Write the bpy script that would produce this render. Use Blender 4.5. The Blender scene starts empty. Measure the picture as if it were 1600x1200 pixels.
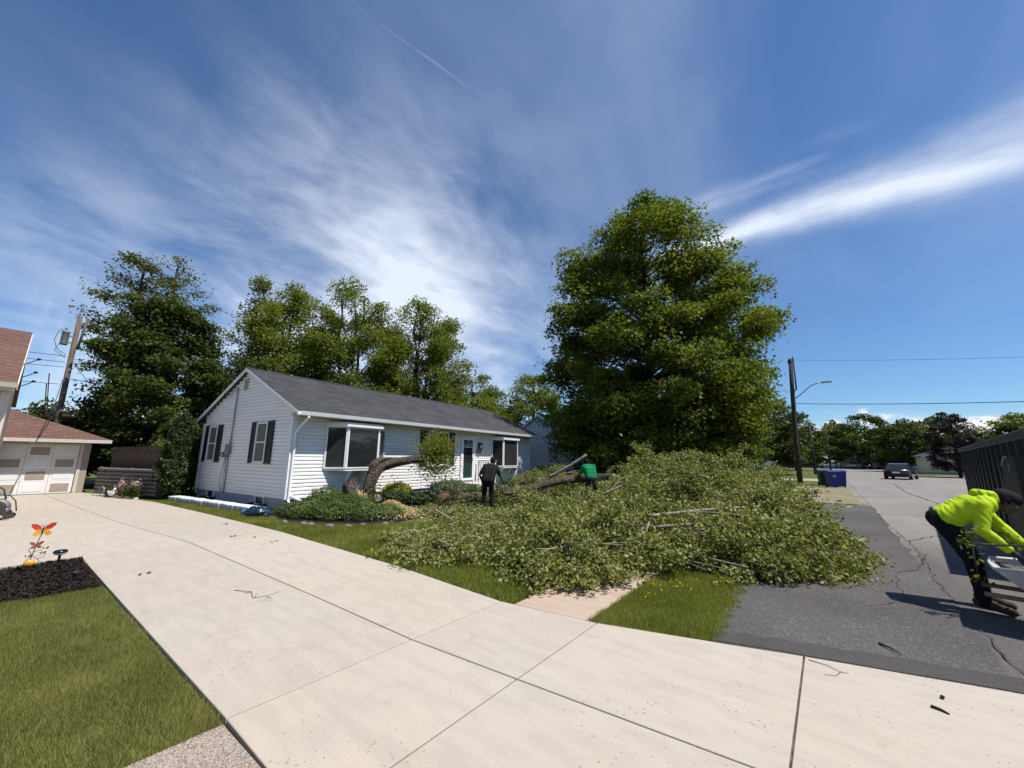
import bpy, math, random
import numpy as np
from mathutils import Vector, Matrix
random.seed(7); rng = np.random.default_rng(7)
R = math.radians; PI = math.pi
scene = bpy.context.scene; col = scene.collection

# ---------------------------------------------------------------- camera
cd = bpy.data.cameras.new('camera'); cam = bpy.data.objects.new('camera', cd); col.objects.link(cam)
cd.sensor_fit = 'HORIZONTAL'; cd.sensor_width = 36.0; cd.lens = 610/1600*36
cd.clip_start = 0.05; cd.clip_end = 3000
PITCH, ROLL, YAW = R(10.7), R(0.6), R(38.6)
_f = Vector((-math.sin(YAW)*math.cos(PITCH), math.cos(YAW)*math.cos(PITCH), math.sin(PITCH)))
_r = Vector((math.cos(YAW), math.sin(YAW), 0)); _u = _r.cross(_f)
_r2 = _r*math.cos(ROLL)+_u*math.sin(ROLL); _u2 = _u*math.cos(ROLL)-_r*math.sin(ROLL)
_m = Matrix((_r2, _u2, -_f)).transposed().to_4x4(); _m.translation = (0, 0, 1.6)
cam.matrix_world = _m
scene.camera = cam

# ---------------------------------------------------------------- sky, sun, exposure
SUN_EL, SUN_AZ = R(62), R(17)          # azimuth from +X towards +Y
sun_dir = Vector((math.cos(SUN_EL)*math.cos(SUN_AZ), math.cos(SUN_EL)*math.sin(SUN_AZ), math.sin(SUN_EL)))
world = bpy.data.worlds.new('World'); scene.world = world; world.use_nodes = True
wt = world.node_tree; wt.nodes.clear()
class NT:
    """tiny helper for writing node graphs"""
    def __init__(s, t): s.t = t
    def n(s, typ, **kw):
        nd = s.t.nodes.new(typ)
        for k, v in kw.items(): setattr(nd, k, v)
        return nd
    def put(s, sock, v):
        if hasattr(v, 'is_output') or isinstance(v, bpy.types.NodeSocket): s.t.links.new(v, sock)
        elif v is not None: sock.default_value = v
    def m(s, op, a, b=None, c=None, clamp=False):
        nd = s.n('ShaderNodeMath', operation=op, use_clamp=clamp)
        s.put(nd.inputs[0], a)
        if b is not None: s.put(nd.inputs[1], b)
        if c is not None: s.put(nd.inputs[2], c)
        return nd.outputs[0]
    def vm(s, op, a, b=None, out=0):
        nd = s.n('ShaderNodeVectorMath', operation=op)
        s.put(nd.inputs[0], a)
        if b is not None:
            s.put(nd.inputs[3 if op == 'SCALE' else 1], b)
        return nd.outputs[out]
    def dot(s, a, b): return s.vm('DOT_PRODUCT', a, b, out='Value')
    def noise(s, vec, scale, detail=4, rough=.5, dist=0., dim='3D'):
        nd = s.n('ShaderNodeTexNoise', noise_dimensions=dim)
        if vec is not None: s.put(nd.inputs['Vector'], vec)
        nd.inputs['Scale'].default_value = scale; nd.inputs['Detail'].default_value = detail
        nd.inputs['Roughness'].default_value = rough; nd.inputs['Distortion'].default_value = dist
        return nd.outputs['Fac']
    def vor(s, vec, scale, feature='F1', out='Distance'):
        nd = s.n('ShaderNodeTexVoronoi', feature=feature)
        if vec is not None: s.put(nd.inputs['Vector'], vec)
        nd.inputs['Scale'].default_value = scale
        return nd.outputs[out]
    def ss(s, x, a, b, lo=0., hi=1.):
        nd = s.n('ShaderNodeMapRange', interpolation_type='SMOOTHSTEP')
        s.put(nd.inputs[0], x); s.put(nd.inputs[1], a); s.put(nd.inputs[2], b); nd.inputs[3].default_value = lo; nd.inputs[4].default_value = hi
        return nd.outputs[0]
    def mix(s, f, a, b, typ='MIX'):
        nd = s.n('ShaderNodeMix', data_type='RGBA', blend_type=typ)
        s.put(nd.inputs[0], f); s.put(nd.inputs[6], a if not isinstance(a, tuple) else (*a[:3], 1)); s.put(nd.inputs[7], b if not isinstance(b, tuple) else (*b[:3], 1))
        return nd.outputs[2]
    def mapping(s, vec, loc=(0,0,0), rot=(0,0,0), scale=(1,1,1)):
        nd = s.n('ShaderNodeMapping'); s.put(nd.inputs[0], vec)
        nd.inputs[1].default_value = loc; nd.inputs[2].default_value = rot; nd.inputs[3].default_value = scale
        return nd.outputs[0]
    def comb(s, x, y, z=0.):
        nd = s.n('ShaderNodeCombineXYZ'); s.put(nd.inputs[0], x); s.put(nd.inputs[1], y); s.put(nd.inputs[2], z); return nd.outputs[0]
W = NT(wt)
SKY = 0.084
D = W.n('ShaderNodeTexCoord').outputs['Generated']
sep = W.n('ShaderNodeSeparateXYZ'); W.put(sep.inputs[0], D); dz = sep.outputs[2]
sky = W.n('ShaderNodeTexSky', sky_type='NISHITA'); sky.sun_disc = False
sky.sun_elevation = SUN_EL; sky.sun_rotation = PI/2 - SUN_AZ
sky.altitude = 100; sky.air_density = 1.0; sky.dust_density = 0.15; sky.ozone_density = 5.0
# high thin cloud lies on a sheet far above: project the direction onto that sheet
zz = W.m('ADD', W.m('MAXIMUM', dz, 0.0), 0.34)
P2 = W.comb(W.m('DIVIDE', sep.outputs[0], zz), W.m('DIVIDE', sep.outputs[1], zz))
warp = W.n('ShaderNodeTexNoise'); W.put(warp.inputs['Vector'], P2); warp.inputs['Scale'].default_value = 1.1; warp.inputs['Detail'].default_value = 3
wv = W.vm('SCALE', W.vm('SUBTRACT', warp.outputs['Color'], (.5, .5, .5)), .42)
P3 = W.vm('ADD', P2, wv)
veil = W.ss(W.noise(W.mapping(P3, rot=(0, 0, .5), scale=(.8, .35, 1)), 1.5, 5, .55), .38, .78)
fine = W.m('ADD', W.m('MULTIPLY', W.noise(W.mapping(P3, rot=(0, 0, -.75), scale=(1.0, .55, 1)), 3.6, 10, .62, .25), .62), W.m('MULTIPLY', W.noise(P3, 2.2, 6, .55), .38))
wis = W.ss(fine, .36, .72)
def blob(c, a, b):        # soft patch of sky around a direction
    return W.ss(W.dot(D, Vector(c).normalized()), math.cos(R(b)), math.cos(R(a)))
patch = W.m('MAXIMUM', blob((-.80, .50, .31), 6, 36), W.m('MULTIPLY', blob((-.96, .16, .20), 4, 25), .8))
heart = blob((-.82, .52, .23), 2, 24)
wisps = W.m('ADD', W.m('MULTIPLY', W.m('MULTIPLY', wis, patch), .72), W.m('MULTIPLY', heart, W.m('ADD', .22, W.m('MULTIPLY', wis, .42))))
def band(nrm, width, edge_noise, amp):
    s = W.m('ADD', W.dot(D, nrm), W.m('MULTIPLY', W.m('SUBTRACT', edge_noise, .5), amp))
    q = W.m('DIVIDE', s, width)
    return W.m('EXPONENT', W.m('MULTIPLY', W.m('MULTIPLY', q, q), -1))
lown = W.noise(P2, 3.2, 6, .6)
along = W.dot(D, Vector((.93, -.03, .03)).normalized())
st_n = W.noise(W.mapping(P2, rot=(0, 0, .1), scale=(.35, 1.9, 1)), 4.4, 8, .58, .15)
stw = W.ss(along, -.30, .5, .018, .050)
streak = W.m('MULTIPLY', band((.032, .474, -.880), stw, lown, .060), W.m('MULTIPLY', W.ss(along, -.34, -.16), W.m('ADD', .34, W.m('MULTIPLY', W.ss(st_n, .28, .66), .75))))
streak2 = W.m('MULTIPLY', band((.011, .545, -.838), .022, lown, .05), W.m('MULTIPLY', W.m('MULTIPLY', W.ss(along, -.26, -.14), W.ss(along, .17, .02)), W.m('MULTIPLY', W.ss(st_n, .35, .75), .6)))
streak3 = W.m('MULTIPLY', W.ss(W.noise(W.mapping(P2, rot=(0, 0, -.1), scale=(.16, 1.1, 1)), 2.2, 6, .6, .3), .5, .78), W.m('MULTIPLY', W.ss(dz, .34, .20), .55))
ctd = W.dot(D, Vector((-.56, .36, .745)).normalized())
ctn = W.noise(P2, 9, 5, .6)
contrail = W.m('MULTIPLY', W.m('MULTIPLY', band((-.774, .155, -.613), .0018, ctn, .010), W.ss(ctd, .990, .998)), W.m('MULTIPLY', W.ss(ctn, .42, .68), .13))
# cumulus heaps low over the horizon
D2 = W.mapping(D, scale=(1, 1, 2.0))
cu = W.m('ADD', W.noise(D2, 10.0, 9, .56), W.ss(dz, .03, .15, .17, -.34))
cum = W.ss(cu, .50, .56)
cu_sh = W.noise(W.vm('ADD', D2, (0, 0, .02)), 13., 6, .55)
high = W.m('ADD', W.m('ADD', W.m('MULTIPLY', veil, W.m('MULTIPLY', W.ss(dz, .10, .5), .30)), wisps), W.m('ADD', W.m('ADD', streak, streak2), W.m('ADD', streak3, contrail)))
high = W.m('MINIMUM', high, .93)
hcol = (.60/SKY, .655/SKY, .75/SKY)
c1 = W.mix(high, W.mix(1, sky.outputs[0], (.72, .90, 1.05), 'MULTIPLY'), hcol)
ccol = W.mix(W.ss(cu_sh, .38, .62), (.42/SKY, .49/SKY, .60/SKY), (.74/SKY, .74/SKY, .75/SKY))
c2 = W.mix(W.m('MULTIPLY', cum, .92), c1, ccol)
bg = W.n('ShaderNodeBackground'); W.put(bg.inputs[0], c2); bg.inputs[1].default_value = SKY
W.t.links.new(bg.outputs[0], W.n('ShaderNodeOutputWorld').inputs[0])

sl = bpy.data.lights.new('sun', 'SUN'); sl.energy = 4.4; sl.angle = R(.55); sl.color = (1.0, .955, .88)
so = bpy.data.objects.new('sun', sl); col.objects.link(so); so.rotation_euler = (-sun_dir).to_track_quat('-Z', 'Y').to_euler(); so.location = (20, 10, 40)
vs = scene.view_settings; vs.view_transform = 'Standard'; vs.look = 'None'; vs.gamma = 1; vs.use_curve_mapping = False; vs.exposure = 0.53
scene.cycles.use_adaptive_sampling = True; scene.cycles.max_bounces = 5; scene.cycles.diffuse_bounces = 3; scene.cycles.transmission_bounces = 3; scene.cycles.glossy_bounces = 2

# ---------------------------------------------------------------- mesh helpers
class MB:
    def __init__(s): s.v = []; s.f = []; s.smooth = []
    def add(s, vs_, fs, smooth=False):
        o = len(s.v); s.v += [tuple(map(float, p)) for p in vs_]
        for f in fs: s.f.append([i+o for i in f]); s.smooth.append(smooth)
        return s
    def box(s, x0, y0, z0, x1, y1, z1, M=None):
        vs_ = [(x, y, z) for z in (z0, z1) for y in (y0, y1) for x in (x0, x1)]
        if M is not None: vs_ = [M @ Vector(p) for p in vs_]
        return s.add(vs_, [(0,2,3,1), (4,5,7,6), (0,1,5,4), (2,6,7,3), (0,4,6,2), (1,3,7,5)])
    def bbox(s, x0, y0, z0, x1, y1, z1, b=.01, M=None):      # chamfered box
        X = (x0, x1); Y = (y0, y1); Z = (z0, z1); vs_ = []; idx = {}
        for i in (0, 1):
            for j in (0, 1):
                for k in (0, 1):
                    sx, sy, sz = (1-2*i)*b, (1-2*j)*b, (1-2*k)*b
                    for a, p in enumerate(((X[i], Y[j]+sy, Z[k]+sz), (X[i]+sx, Y[j], Z[k]+sz), (X[i]+sx, Y[j]+sy, Z[k]))):
                        idx[i, j, k, a] = len(vs_); vs_.append(p)
        F = []
        def q(l, n):
            l = [idx[t] for t in l]; a, b_, c = (Vector(vs_[t]) for t in l[:3])
            if (b_-a).cross(c-a).dot(Vector(n)) < 0: l = l[::-1]
            F.append(l)
        S = (-1, 1)
        for i in (0, 1):
            q([(i,0,0,0), (i,1,0,0), (i,1,1,0), (i,0,1,0)], (S[i],0,0)); q([(0,i,0,1), (1,i,0,1), (1,i,1,1), (0,i,1,1)], (0,S[i],0)); q([(0,0,i,2), (1,0,i,2), (1,1,i,2), (0,1,i,2)], (0,0,S[i]))
            for j in (0, 1):
                q([(i,j,0,0), (i,j,0,1), (i,j,1,1), (i,j,1,0)], (S[i],S[j],0)); q([(i,0,j,0), (i,0,j,2), (i,1,j,2), (i,1,j,0)], (S[i],0,S[j])); q([(0,i,j,1), (0,i,j,2), (1,i,j,2), (1,i,j,1)], (0,S[i],S[j]))
                for k in (0, 1): q([(i,j,k,0), (i,j,k,1), (i,j,k,2)], (S[i],S[j],S[k]))
        if M is not None: vs_ = [M @ Vector(p) for p in vs_]
        return s.add(vs_, F)
    def prism(s, poly, z0, z1, M=None):       # polygon in xy, extruded in z
        n = len(poly); vs_ = [(x, y, z0) for x, y in poly]+[(x, y, z1) for x, y in poly]
        if M is not None: vs_ = [M @ Vector(p) for p in vs_]
        a = sum(poly[i][0]*poly[(i+1) % n][1]-poly[(i+1) % n][0]*poly[i][1] for i in range(n))
        F = [list(range(n))[::-1], list(range(n, 2*n))]+[[i, (i+1) % n, n+(i+1) % n, n+i] for i in range(n)]
        if a < 0: F = [f[::-1] for f in F]
        return s.add(vs_, F)
    def tube(s, pts, rad, sides=8, cap=True, smooth=True):
        pts = [Vector(p) for p in pts]; n = len(pts)
        if not hasattr(rad, '__len__'): rad = [rad]*n
        up = Vector((0, 0, 1)) if abs((pts[-1]-pts[0]).normalized().z) < .9 else Vector((1, 0, 0))
        vs_ = []; pa = None
        for i, p in enumerate(pts):
            t = (pts[min(i+1, n-1)]-pts[max(i-1, 0)]).normalized()
            a = (pa - t*pa.dot(t)).normalized() if pa is not None else t.cross(up).normalized()
            pa = a; b = t.cross(a)
            for k in range(sides):
                w = 2*PI*k/sides; vs_.append(p+(a*math.cos(w)+b*math.sin(w))*rad[i])
        F = [[i*sides+k, i*sides+(k+1) % sides, (i+1)*sides+(k+1) % sides, (i+1)*sides+k] for i in range(n-1) for k in range(sides)]
        s.add(vs_, F, smooth)
        if cap:
            o = len(s.v)-n*sides
            s.f.append([o+k for k in range(sides)][::-1]); s.smooth.append(False)
            s.f.append([o+(n-1)*sides+k for k in range(sides)]); s.smooth.append(False)
        return s
    def lathe(s, prof, sides=16, M=None, smooth=True):    # (r,z) profile round z
        vs_ = [(r*math.cos(2*PI*k/sides), r*math.sin(2*PI*k/sides), z) for r, z in prof for k in range(sides)]
        if M is not None: vs_ = [M @ Vector(p) for p in vs_]
        F = [[i*sides+k, i*sides+(k+1) % sides, (i+1)*sides+(k+1) % sides, (i+1)*sides+k] for i in range(len(prof)-1) for k in range(sides)]
        F += [list(range(sides))[::-1], [(len(prof)-1)*sides+k for k in range(sides)]]
        return s.add(vs_, F, smooth)
    def ell(s, c, r, seg=12, ring=8, M=None, jit=0.):
        c = Vector(c); vs_ = []
        for i in range(ring+1):
            th = PI*i/ring
            for k in range(seg):
                w = 2*PI*k/seg; q = 1+jit*(random.random()-.5)
                p = Vector((r[0]*math.sin(th)*math.cos(w)*q, r[1]*math.sin(th)*math.sin(w)*q, r[2]*math.cos(th)*q))
                vs_.append((M @ p if M is not None else p)+c)
        F = [[i*seg+k, (i+1)*seg+k, (i+1)*seg+(k+1) % seg, i*seg+(k+1) % seg] for i in range(ring) for k in range(seg)]
        return s.add(vs_, F, True)
    def mesh(s, name):
        me = bpy.data.meshes.new(name); me.from_pydata(s.v, [], s.f)
        me.polygons.foreach_set('use_smooth', s.smooth); me.validate(); me.update(); return me
    def build(s, name, mat, parent=None, loc=(0, 0, 0)):
        return link(name, s.mesh(name), mat, parent, loc)
def link(name, me, mat, parent=None, loc=(0, 0, 0)):
    if mat is not None and not me.materials: me.materials.append(mat)
    o = bpy.data.objects.new(name, me); col.objects.link(o); o.parent = parent; o.location = loc; return o
def empty(name, loc=(0, 0, 0), rz=0., label=None, cat=None, group=None):
    o = bpy.data.objects.new(name, None); col.objects.link(o); o.location = loc; o.rotation_euler = (0, 0, rz); o.empty_display_size = .2
    return tag(o, label, cat, group)
def tag(o, label=None, cat=None, group=None, kind=None):
    if label: o['label'] = label
    if cat: o['category'] = cat
    if group: o['group'] = group
    if kind: o['kind'] = kind
    return o
def np_mesh(name, V, F, rnd=None, smooth=False):
    """fast mesh from arrays; F is (n,3) or (n,4); rnd is one value per vertex"""
    me = bpy.data.meshes.new(name); V = np.asarray(V, np.float32); F = np.asarray(F, np.int32); k = F.shape[1]
    me.vertices.add(len(V)); me.vertices.foreach_set('co', V.ravel())
    me.loops.add(F.size); me.loops.foreach_set('vertex_index', F.ravel())
    me.polygons.add(len(F)); me.polygons.foreach_set('loop_start', np.arange(0, F.size, k, dtype=np.int32))
    if smooth: me.polygons.foreach_set('use_smooth', np.ones(len(F), bool))
    if rnd is not None:
        a = me.attributes.new('rnd', 'FLOAT', 'POINT'); a.data.foreach_set('value', np.asarray(rnd, np.float32))
    me.update(calc_edges=True); return me
def unit(a): return a/np.maximum(np.linalg.norm(a, axis=-1, keepdims=True), 1e-9)
def leaf_mesh(name, C, size, up=.6, aspect=.55, nrm=None, axis=None, fold=.18, tri=False):
    """one small folded leaf (two triangles) for every centre in C"""
    n = len(C); size = np.broadcast_to(size, (n,)).astype(float)*rng.uniform(.7, 1.25, n)
    Nn = rng.normal(size=(n, 3)); Nn = unit(Nn); Nn[:, 2] += up
    if nrm is not None: Nn = Nn+nrm
    Nn = unit(Nn)
    A = rng.normal(size=(n, 3)) if axis is None else axis+rng.normal(size=(n, 3))*.45
    A = unit(A-Nn*(A*Nn).sum(1, keepdims=True)); B = np.cross(Nn, A)
    L = (size/2)[:, None]; Wd = L*aspect; fz = L*fold
    if tri:      # far foliage: one triangle a leaf
        V = np.stack([C+A*L*1.05, C-A*L*.55+B*Wd*1.25+Nn*fz, C-A*L*.55-B*Wd*1.25], 1).reshape(-1, 3)
        return np_mesh(name, V, np.arange(3*n).reshape(-1, 3), np.repeat(rng.random(n), 3))
    V = np.stack([C-A*L, C+B*Wd+Nn*fz, C+A*L, C-B*Wd+Nn*fz], 1).reshape(-1, 3)
    i = np.arange(n)*4
    F = np.concatenate([np.stack([i, i+1, i+2], 1), np.stack([i, i+2, i+3], 1)])
    return np_mesh(name, V, F, np.repeat(rng.random(n), 4))

# ---------------------------------------------------------------- materials
MAT = {}
def mat(name, fn):
    m_ = bpy.data.materials.new(name); m_.use_nodes = True; m_.node_tree.nodes.clear(); N_ = NT(m_.node_tree)
    out = N_.n('ShaderNodeOutputMaterial'); sh = fn(N_)
    m_.node_tree.links.new(sh, out.inputs[0]); MAT[name] = m_; return m_
def pr(N_, color, rough=.7, spec=.35, metal=0., normal=None, **kw):
    b = N_.n('ShaderNodeBsdfPrincipled')
    N_.put(b.inputs['Base Color'], color if not isinstance(color, tuple) else (*color[:3], 1)); N_.put(b.inputs['Roughness'], rough)
    b.inputs['Specular IOR Level'].default_value = spec; b.inputs['Metallic'].default_value = metal
    if normal is not None: N_.put(b.inputs['Normal'], normal)
    for k, v in kw.items(): b.inputs[k.replace('_', ' ')].default_value = v
    return b.outputs[0]
def bump(N_, h, strength=.3, dist=.02):
    b = N_.n('ShaderNodeBump'); b.inputs['Strength'].default_value = strength; b.inputs['Distance'].default_value = dist
    N_.put(b.inputs['Height'], h); return b.outputs[0]
def oc(N_, kind='Object'): return N_.n('ShaderNodeTexCoord').outputs[kind]
def pos(N_): return N_.n('ShaderNodeNewGeometry').outputs['Position']
def flat(name, color, rough=.6, spec=.35, metal=0., var=.12, scale=6., bmp=0., bscale=60., **kw):
    """plain surface with soft tonal variation and faint relief"""
    def fn(N_):
        v = pos(N_); f = N_.noise(v, scale, 5, .6)
        a = tuple(c*(1-var) for c in color); b = tuple(min(c*(1+var), 1) for c in color)
        c = N_.mix(N_.ss(f, .3, .7), a, b)
        n_ = bump(N_, N_.noise(v, bscale, 3), bmp, .01) if bmp else None
        return pr(N_, c, rough, spec, metal, n_, **kw)
    return mat(name, fn)
def leafmat(name, dark, light, trans=.35, rough=.5, spec=.3, tint=None, nscale=.35, back=None):
    def fn(N_):
        a = N_.n('ShaderNodeAttribute', attribute_name='rnd').outputs['Fac']
        big = N_.noise(pos(N_), nscale, 2)
        f = N_.m('ADD', N_.m('MULTIPLY', a, .6), N_.m('MULTIPLY', N_.ss(big, .3, .7), .4))
        c = N_.mix(f, dark, light)
        if tint: c = N_.mix(N_.ss(a, .90, .97), c, tint)
        if back: c = N_.mix(N_.n('ShaderNodeNewGeometry').outputs['Backfacing'], c, back)
        p = pr(N_, c, rough, spec)
        t = N_.n('ShaderNodeBsdfTranslucent'); N_.put(t.inputs[0], N_.mix(1, c, (1.25, 1.3, .5), 'MULTIPLY'))
        mx = N_.n('ShaderNodeMixShader'); mx.inputs[0].default_value = trans
        N_.t.links.new(p, mx.inputs[1]); N_.t.links.new(t.outputs[0], mx.inputs[2]); return mx.outputs[0]
    return mat(name, fn)
def m_concrete(name, base, speck=.5, warm=(.455, .382, .312)):
    def fn(N_):
        v = pos(N_); big = N_.noise(v, .55, 5, .6); mid = N_.noise(N_.mapping(v, scale=(.6, 2.2, 1)), 3.5, 6, .65); fi = N_.noise(v, 85, 4, .7)
        c = N_.mix(N_.ss(big, .35, .7), base, warm)
        c = N_.mix(N_.ss(mid, .35, .72, 0, .7), c, tuple(x*.80 for x in base))
        c = N_.mix(N_.ss(fi, .3, .75, 0, .45), c, tuple(x*.74 for x in base))
        rn = N_.n('ShaderNodeObjectInfo').outputs['Random']; c = N_.mix(1, c, N_.mix(rn, (.95, .95, .955), (1.03, 1.025, 1.015)), 'MULTIPLY')
        pit = N_.ss(N_.vor(N_.mapping(v, scale=(1, .55, 1)), 26), .20, .06)
        pz = N_.m('MULTIPLY', pit, N_.ss(N_.noise(v, 1.3, 4, .6), .48, .62))
        c = N_.mix(N_.m('MULTIPLY', pz, speck), c, (.16, .14, .12))
        tyre = N_.m('MULTIPLY', N_.ss(N_.noise(N_.mapping(v, scale=(.10, 2.6, 1)), 1.7, 6, .7), .52, .70), N_.ss(N_.noise(v, .5, 3), .4, .6, 0, .34)); c = N_.mix(tyre, c, tuple(x*.70 for x in base))
        stain = N_.m('MULTIPLY', N_.ss(N_.noise(v, 2.4, 8, .72, .6), .58, .70), .42)
        c = N_.mix(stain, c, tuple(x*.62 for x in base))
        h = N_.m('ADD', N_.m('MULTIPLY', fi, .5), N_.m('MULTIPLY', pz, -1))
        return pr(N_, c, .85, .25, 0, bump(N_, h, .25, .004))
    return mat(name, fn)
m_concrete('concrete', (.440, .394, .337), .85)
m_concrete('concrete_pink', (.44, .335, .26), .8, (.47, .37, .29))
m_concrete('concrete_old', (.33, .30, .26), .8)
def m_asphalt(name, base, patch, speck=.5):
    def fn(N_):
        v = pos(N_); big = N_.noise(v, .35, 5, .6); fi = N_.noise(v, 150, 3, .7); agg = N_.vor(v, 75, out='Color')
        c = N_.mix(N_.ss(big, .35, .68), base, patch)
        if name == 'asphalt_old':      # resurfaced stretch nearest the drive
            s2_ = N_.n('ShaderNodeSeparateXYZ'); N_.put(s2_.inputs[0], v); wn = N_.m('ADD', s2_.outputs[1], N_.m('MULTIPLY', N_.noise(v, .4, 4), 9.)); rf = N_.ss(wn, 18., 13., 0, .93); c = N_.mix(rf, c, (.088, .079, .077))
        c = N_.mix(1, c, N_.mix(N_.ss(fi, .32, .7), (1.12, 1.12, 1.12), (.62, .62, .62)), 'MULTIPLY')
        s_ = N_.n('ShaderNodeSeparateColor'); N_.put(s_.inputs[0], agg)
        c = N_.mix(N_.ss(s_.outputs[0], .74, .95, 0, speck), c, N_.mix(1, c, (2.3, 2.25, 2.2), 'MULTIPLY'))
        tr = N_.noise(N_.mapping(v, scale=(1.3, .05, 1)), 1.6, 5, .6)
        c = N_.mix(N_.ss(tr, .45, .7, 0, .3), c, tuple(x*1.35 for x in base))
        st = N_.ss(N_.noise(v, 1.1, 8, .7, .8), .58, .70, 0, .35); c = N_.mix(st, c, N_.mix(1, c, (.7, .7, .7), 'MULTIPLY'))
        return pr(N_, c, .9, .3, 0, bump(N_, N_.m('ADD', fi, N_.m('MULTIPLY', s_.outputs[0], .5)), .5, .006))
    return mat(name, fn)
m_asphalt('asphalt_new', (.066, .060, .059), (.098, .090, .088), .75)
m_asphalt('asphalt_old', (.185, .170, .158), (.235, .215, .198), .4)
m_asphalt('tar', (.056, .051, .051), (.070, .064, .063), .3)
def m_ground(N_):
    v = pos(N_); a = N_.noise(v, .25, 5, .6); b = N_.noise(v, 14, 5, .7); c_ = N_.noise(v, 3, 4, .6)
    c = N_.mix(N_.ss(a, .3, .7), (.085, .115, .026), (.150, .165, .050))
    c = N_.mix(N_.ss(b, .3, .75), tuple((.055, .075, .020)), c)
    c = N_.mix(N_.ss(c_, .58, .75, 0, .5), c, (.24, .21, .095))
    return pr(N_, c, .95, .1, 0, bump(N_, b, .6, .05))
mat('ground', m_ground)
def m_gravel(N_):
    v = pos(N_); k = N_.vor(v, 26, out='Color'); s_ = N_.n('ShaderNodeSeparateColor'); N_.put(s_.inputs[0], k); d = N_.vor(v, 26)
    c = N_.mix(s_.outputs[0], (.16, .13, .10), (.30, .26, .21)); c = N_.mix(N_.ss(N_.noise(v, .8, 5), .42, .62, 0, .85), c, (.17, .16, .06))
    return pr(N_, c, .9, .2, 0, bump(N_, d, .8, .02))
mat('gravel', m_gravel)
def m_pebble(N_):
    v = pos(N_); k = N_.vor(v, 150, out='Color'); s_ = N_.n('ShaderNodeSeparateColor'); N_.put(s_.inputs[0], k); d = N_.vor(v, 150)
    c = N_.mix(s_.outputs[0], (.24, .17, .13), (.58, .50, .42)); c = N_.mix(N_.ss(s_.outputs[1], .75, .9, 0, .7), c, (.13, .10, .09))
    return pr(N_, c, .8, .3, 0, bump(N_, N_.m('MULTIPLY', d, -1), 1., .008))
mat('pebble', m_pebble)
def m_mulch(N_):
    v = pos(N_); k = N_.noise(N_.mapping(v, scale=(1, 2.2, 1)), 40, 5, .7); a = N_.n('ShaderNodeAttribute', attribute_name='rnd').outputs['Fac']
    c = N_.mix(N_.m('MULTIPLY', N_.m('ADD', k, a), .5), (.008, .006, .006), (.055, .038, .032))
    return pr(N_, c, .9, .2, 0, bump(N_, k, .8, .02))
mat('mulch', m_mulch)
def m_shingle(name, base, light, dark):
    def fn(N_):
        v = oc(N_); br = N_.n('ShaderNodeTexBrick'); N_.put(br.inputs['Vector'], N_.n('ShaderNodeUVMap').outputs[0])
        br.inputs['Color1'].default_value = (*base, 1); br.inputs['Color2'].default_value = (*light, 1); br.inputs['Mortar'].default_value = (*dark, 1)
        br.inputs['Scale'].default_value = 1; br.inputs['Mortar Size'].default_value = .006; br.inputs['Brick Width'].default_value = .30; br.inputs['Row Height'].default_value = .14; br.inputs['Bias'].default_value = -.1
        f = N_.noise(v, 28, 5, .7); g_ = N_.noise(v, .8, 4, .6)
        c = N_.mix(N_.ss(f, .3, .75, 0, .6), br.outputs[0], dark); c = N_.mix(N_.ss(g_, .4, .7, 0, .35), c, light)
        return pr(N_, c, .92, .2, 0, bump(N_, f, .4, .01))
    return mat(name, fn)
m_shingle('shingle_grey', (.060, .060, .067), (.098, .097, .104), (.028, .028, .032))
m_shingle('shingle_brown', (.155, .085, .066), (.205, .118, .095), (.075, .045, .038))
def m_siding(name, c0):
    def fn(N_):
        v = pos(N_); f = N_.noise(N_.mapping(v, scale=(.7, .7, 3)), 1.8, 5, .6); g_ = N_.noise(N_.mapping(v, scale=(3, 3, .4)), 4, 5, .7)
        c = N_.mix(N_.ss(f, .35, .7), c0, tuple(x*.93 for x in c0)); c = N_.mix(N_.ss(g_, .52, .8, 0, .3), c, tuple(x*y for x, y in zip(c0, (.78, .77, .73))))
        return pr(N_, c, .5, .3)
    return mat(name, fn)
m_siding('siding_white', (.84, .825, .80)); m_siding('siding_tan', (.36, .30, .25)); m_siding('siding_cream', (.62, .56, .42)); m_siding('siding_grey', (.55, .57, .60))
flat('trim_white', (.76, .76, .76), .45, .4, var=.05, scale=3); flat('trim_cream', (.56, .52, .46), .5, .35, var=.06)
flat('soffit', (.50, .47, .41), .6, .2, var=.05); flat('foundation', (.34, .36, .42), .85, .2, var=.12, scale=3, bmp=.3)
flat('shutter', (.012, .022, .024), .5, .35); flat('black', (.010, .010, .011), .55, .35); flat('black_gloss', (.008, .008, .010), .25, .5)
flat('grey_metal', (.26, .27, .28), .45, .5, .5, var=.15); flat('galvanised', (.17, .165, .16), .6, .4, .2, var=.25, scale=9)
flat('vent', (.36, .34, .22), .6); flat('step_stone', (.46, .42, .37), .85, .2, var=.15, bmp=.3)
def m_glass(name, c0=(.012, .014, .016), rough=.03):
    def fn(N_):
        w = N_.noise(pos(N_), .9, 2); return pr(N_, N_.mix(w, c0, tuple(x*1.8+.004 for x in c0)), rough, .55, 0, bump(N_, w, .04, .05))
    return mat(name, fn)
m_glass('glass'); m_glass('glass_curtain', (.022, .022, .022), .05); m_glass('glass_screen', (.075, .070, .066), .35); m_glass('glass_green', (.012, .030, .028), .05)
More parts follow.
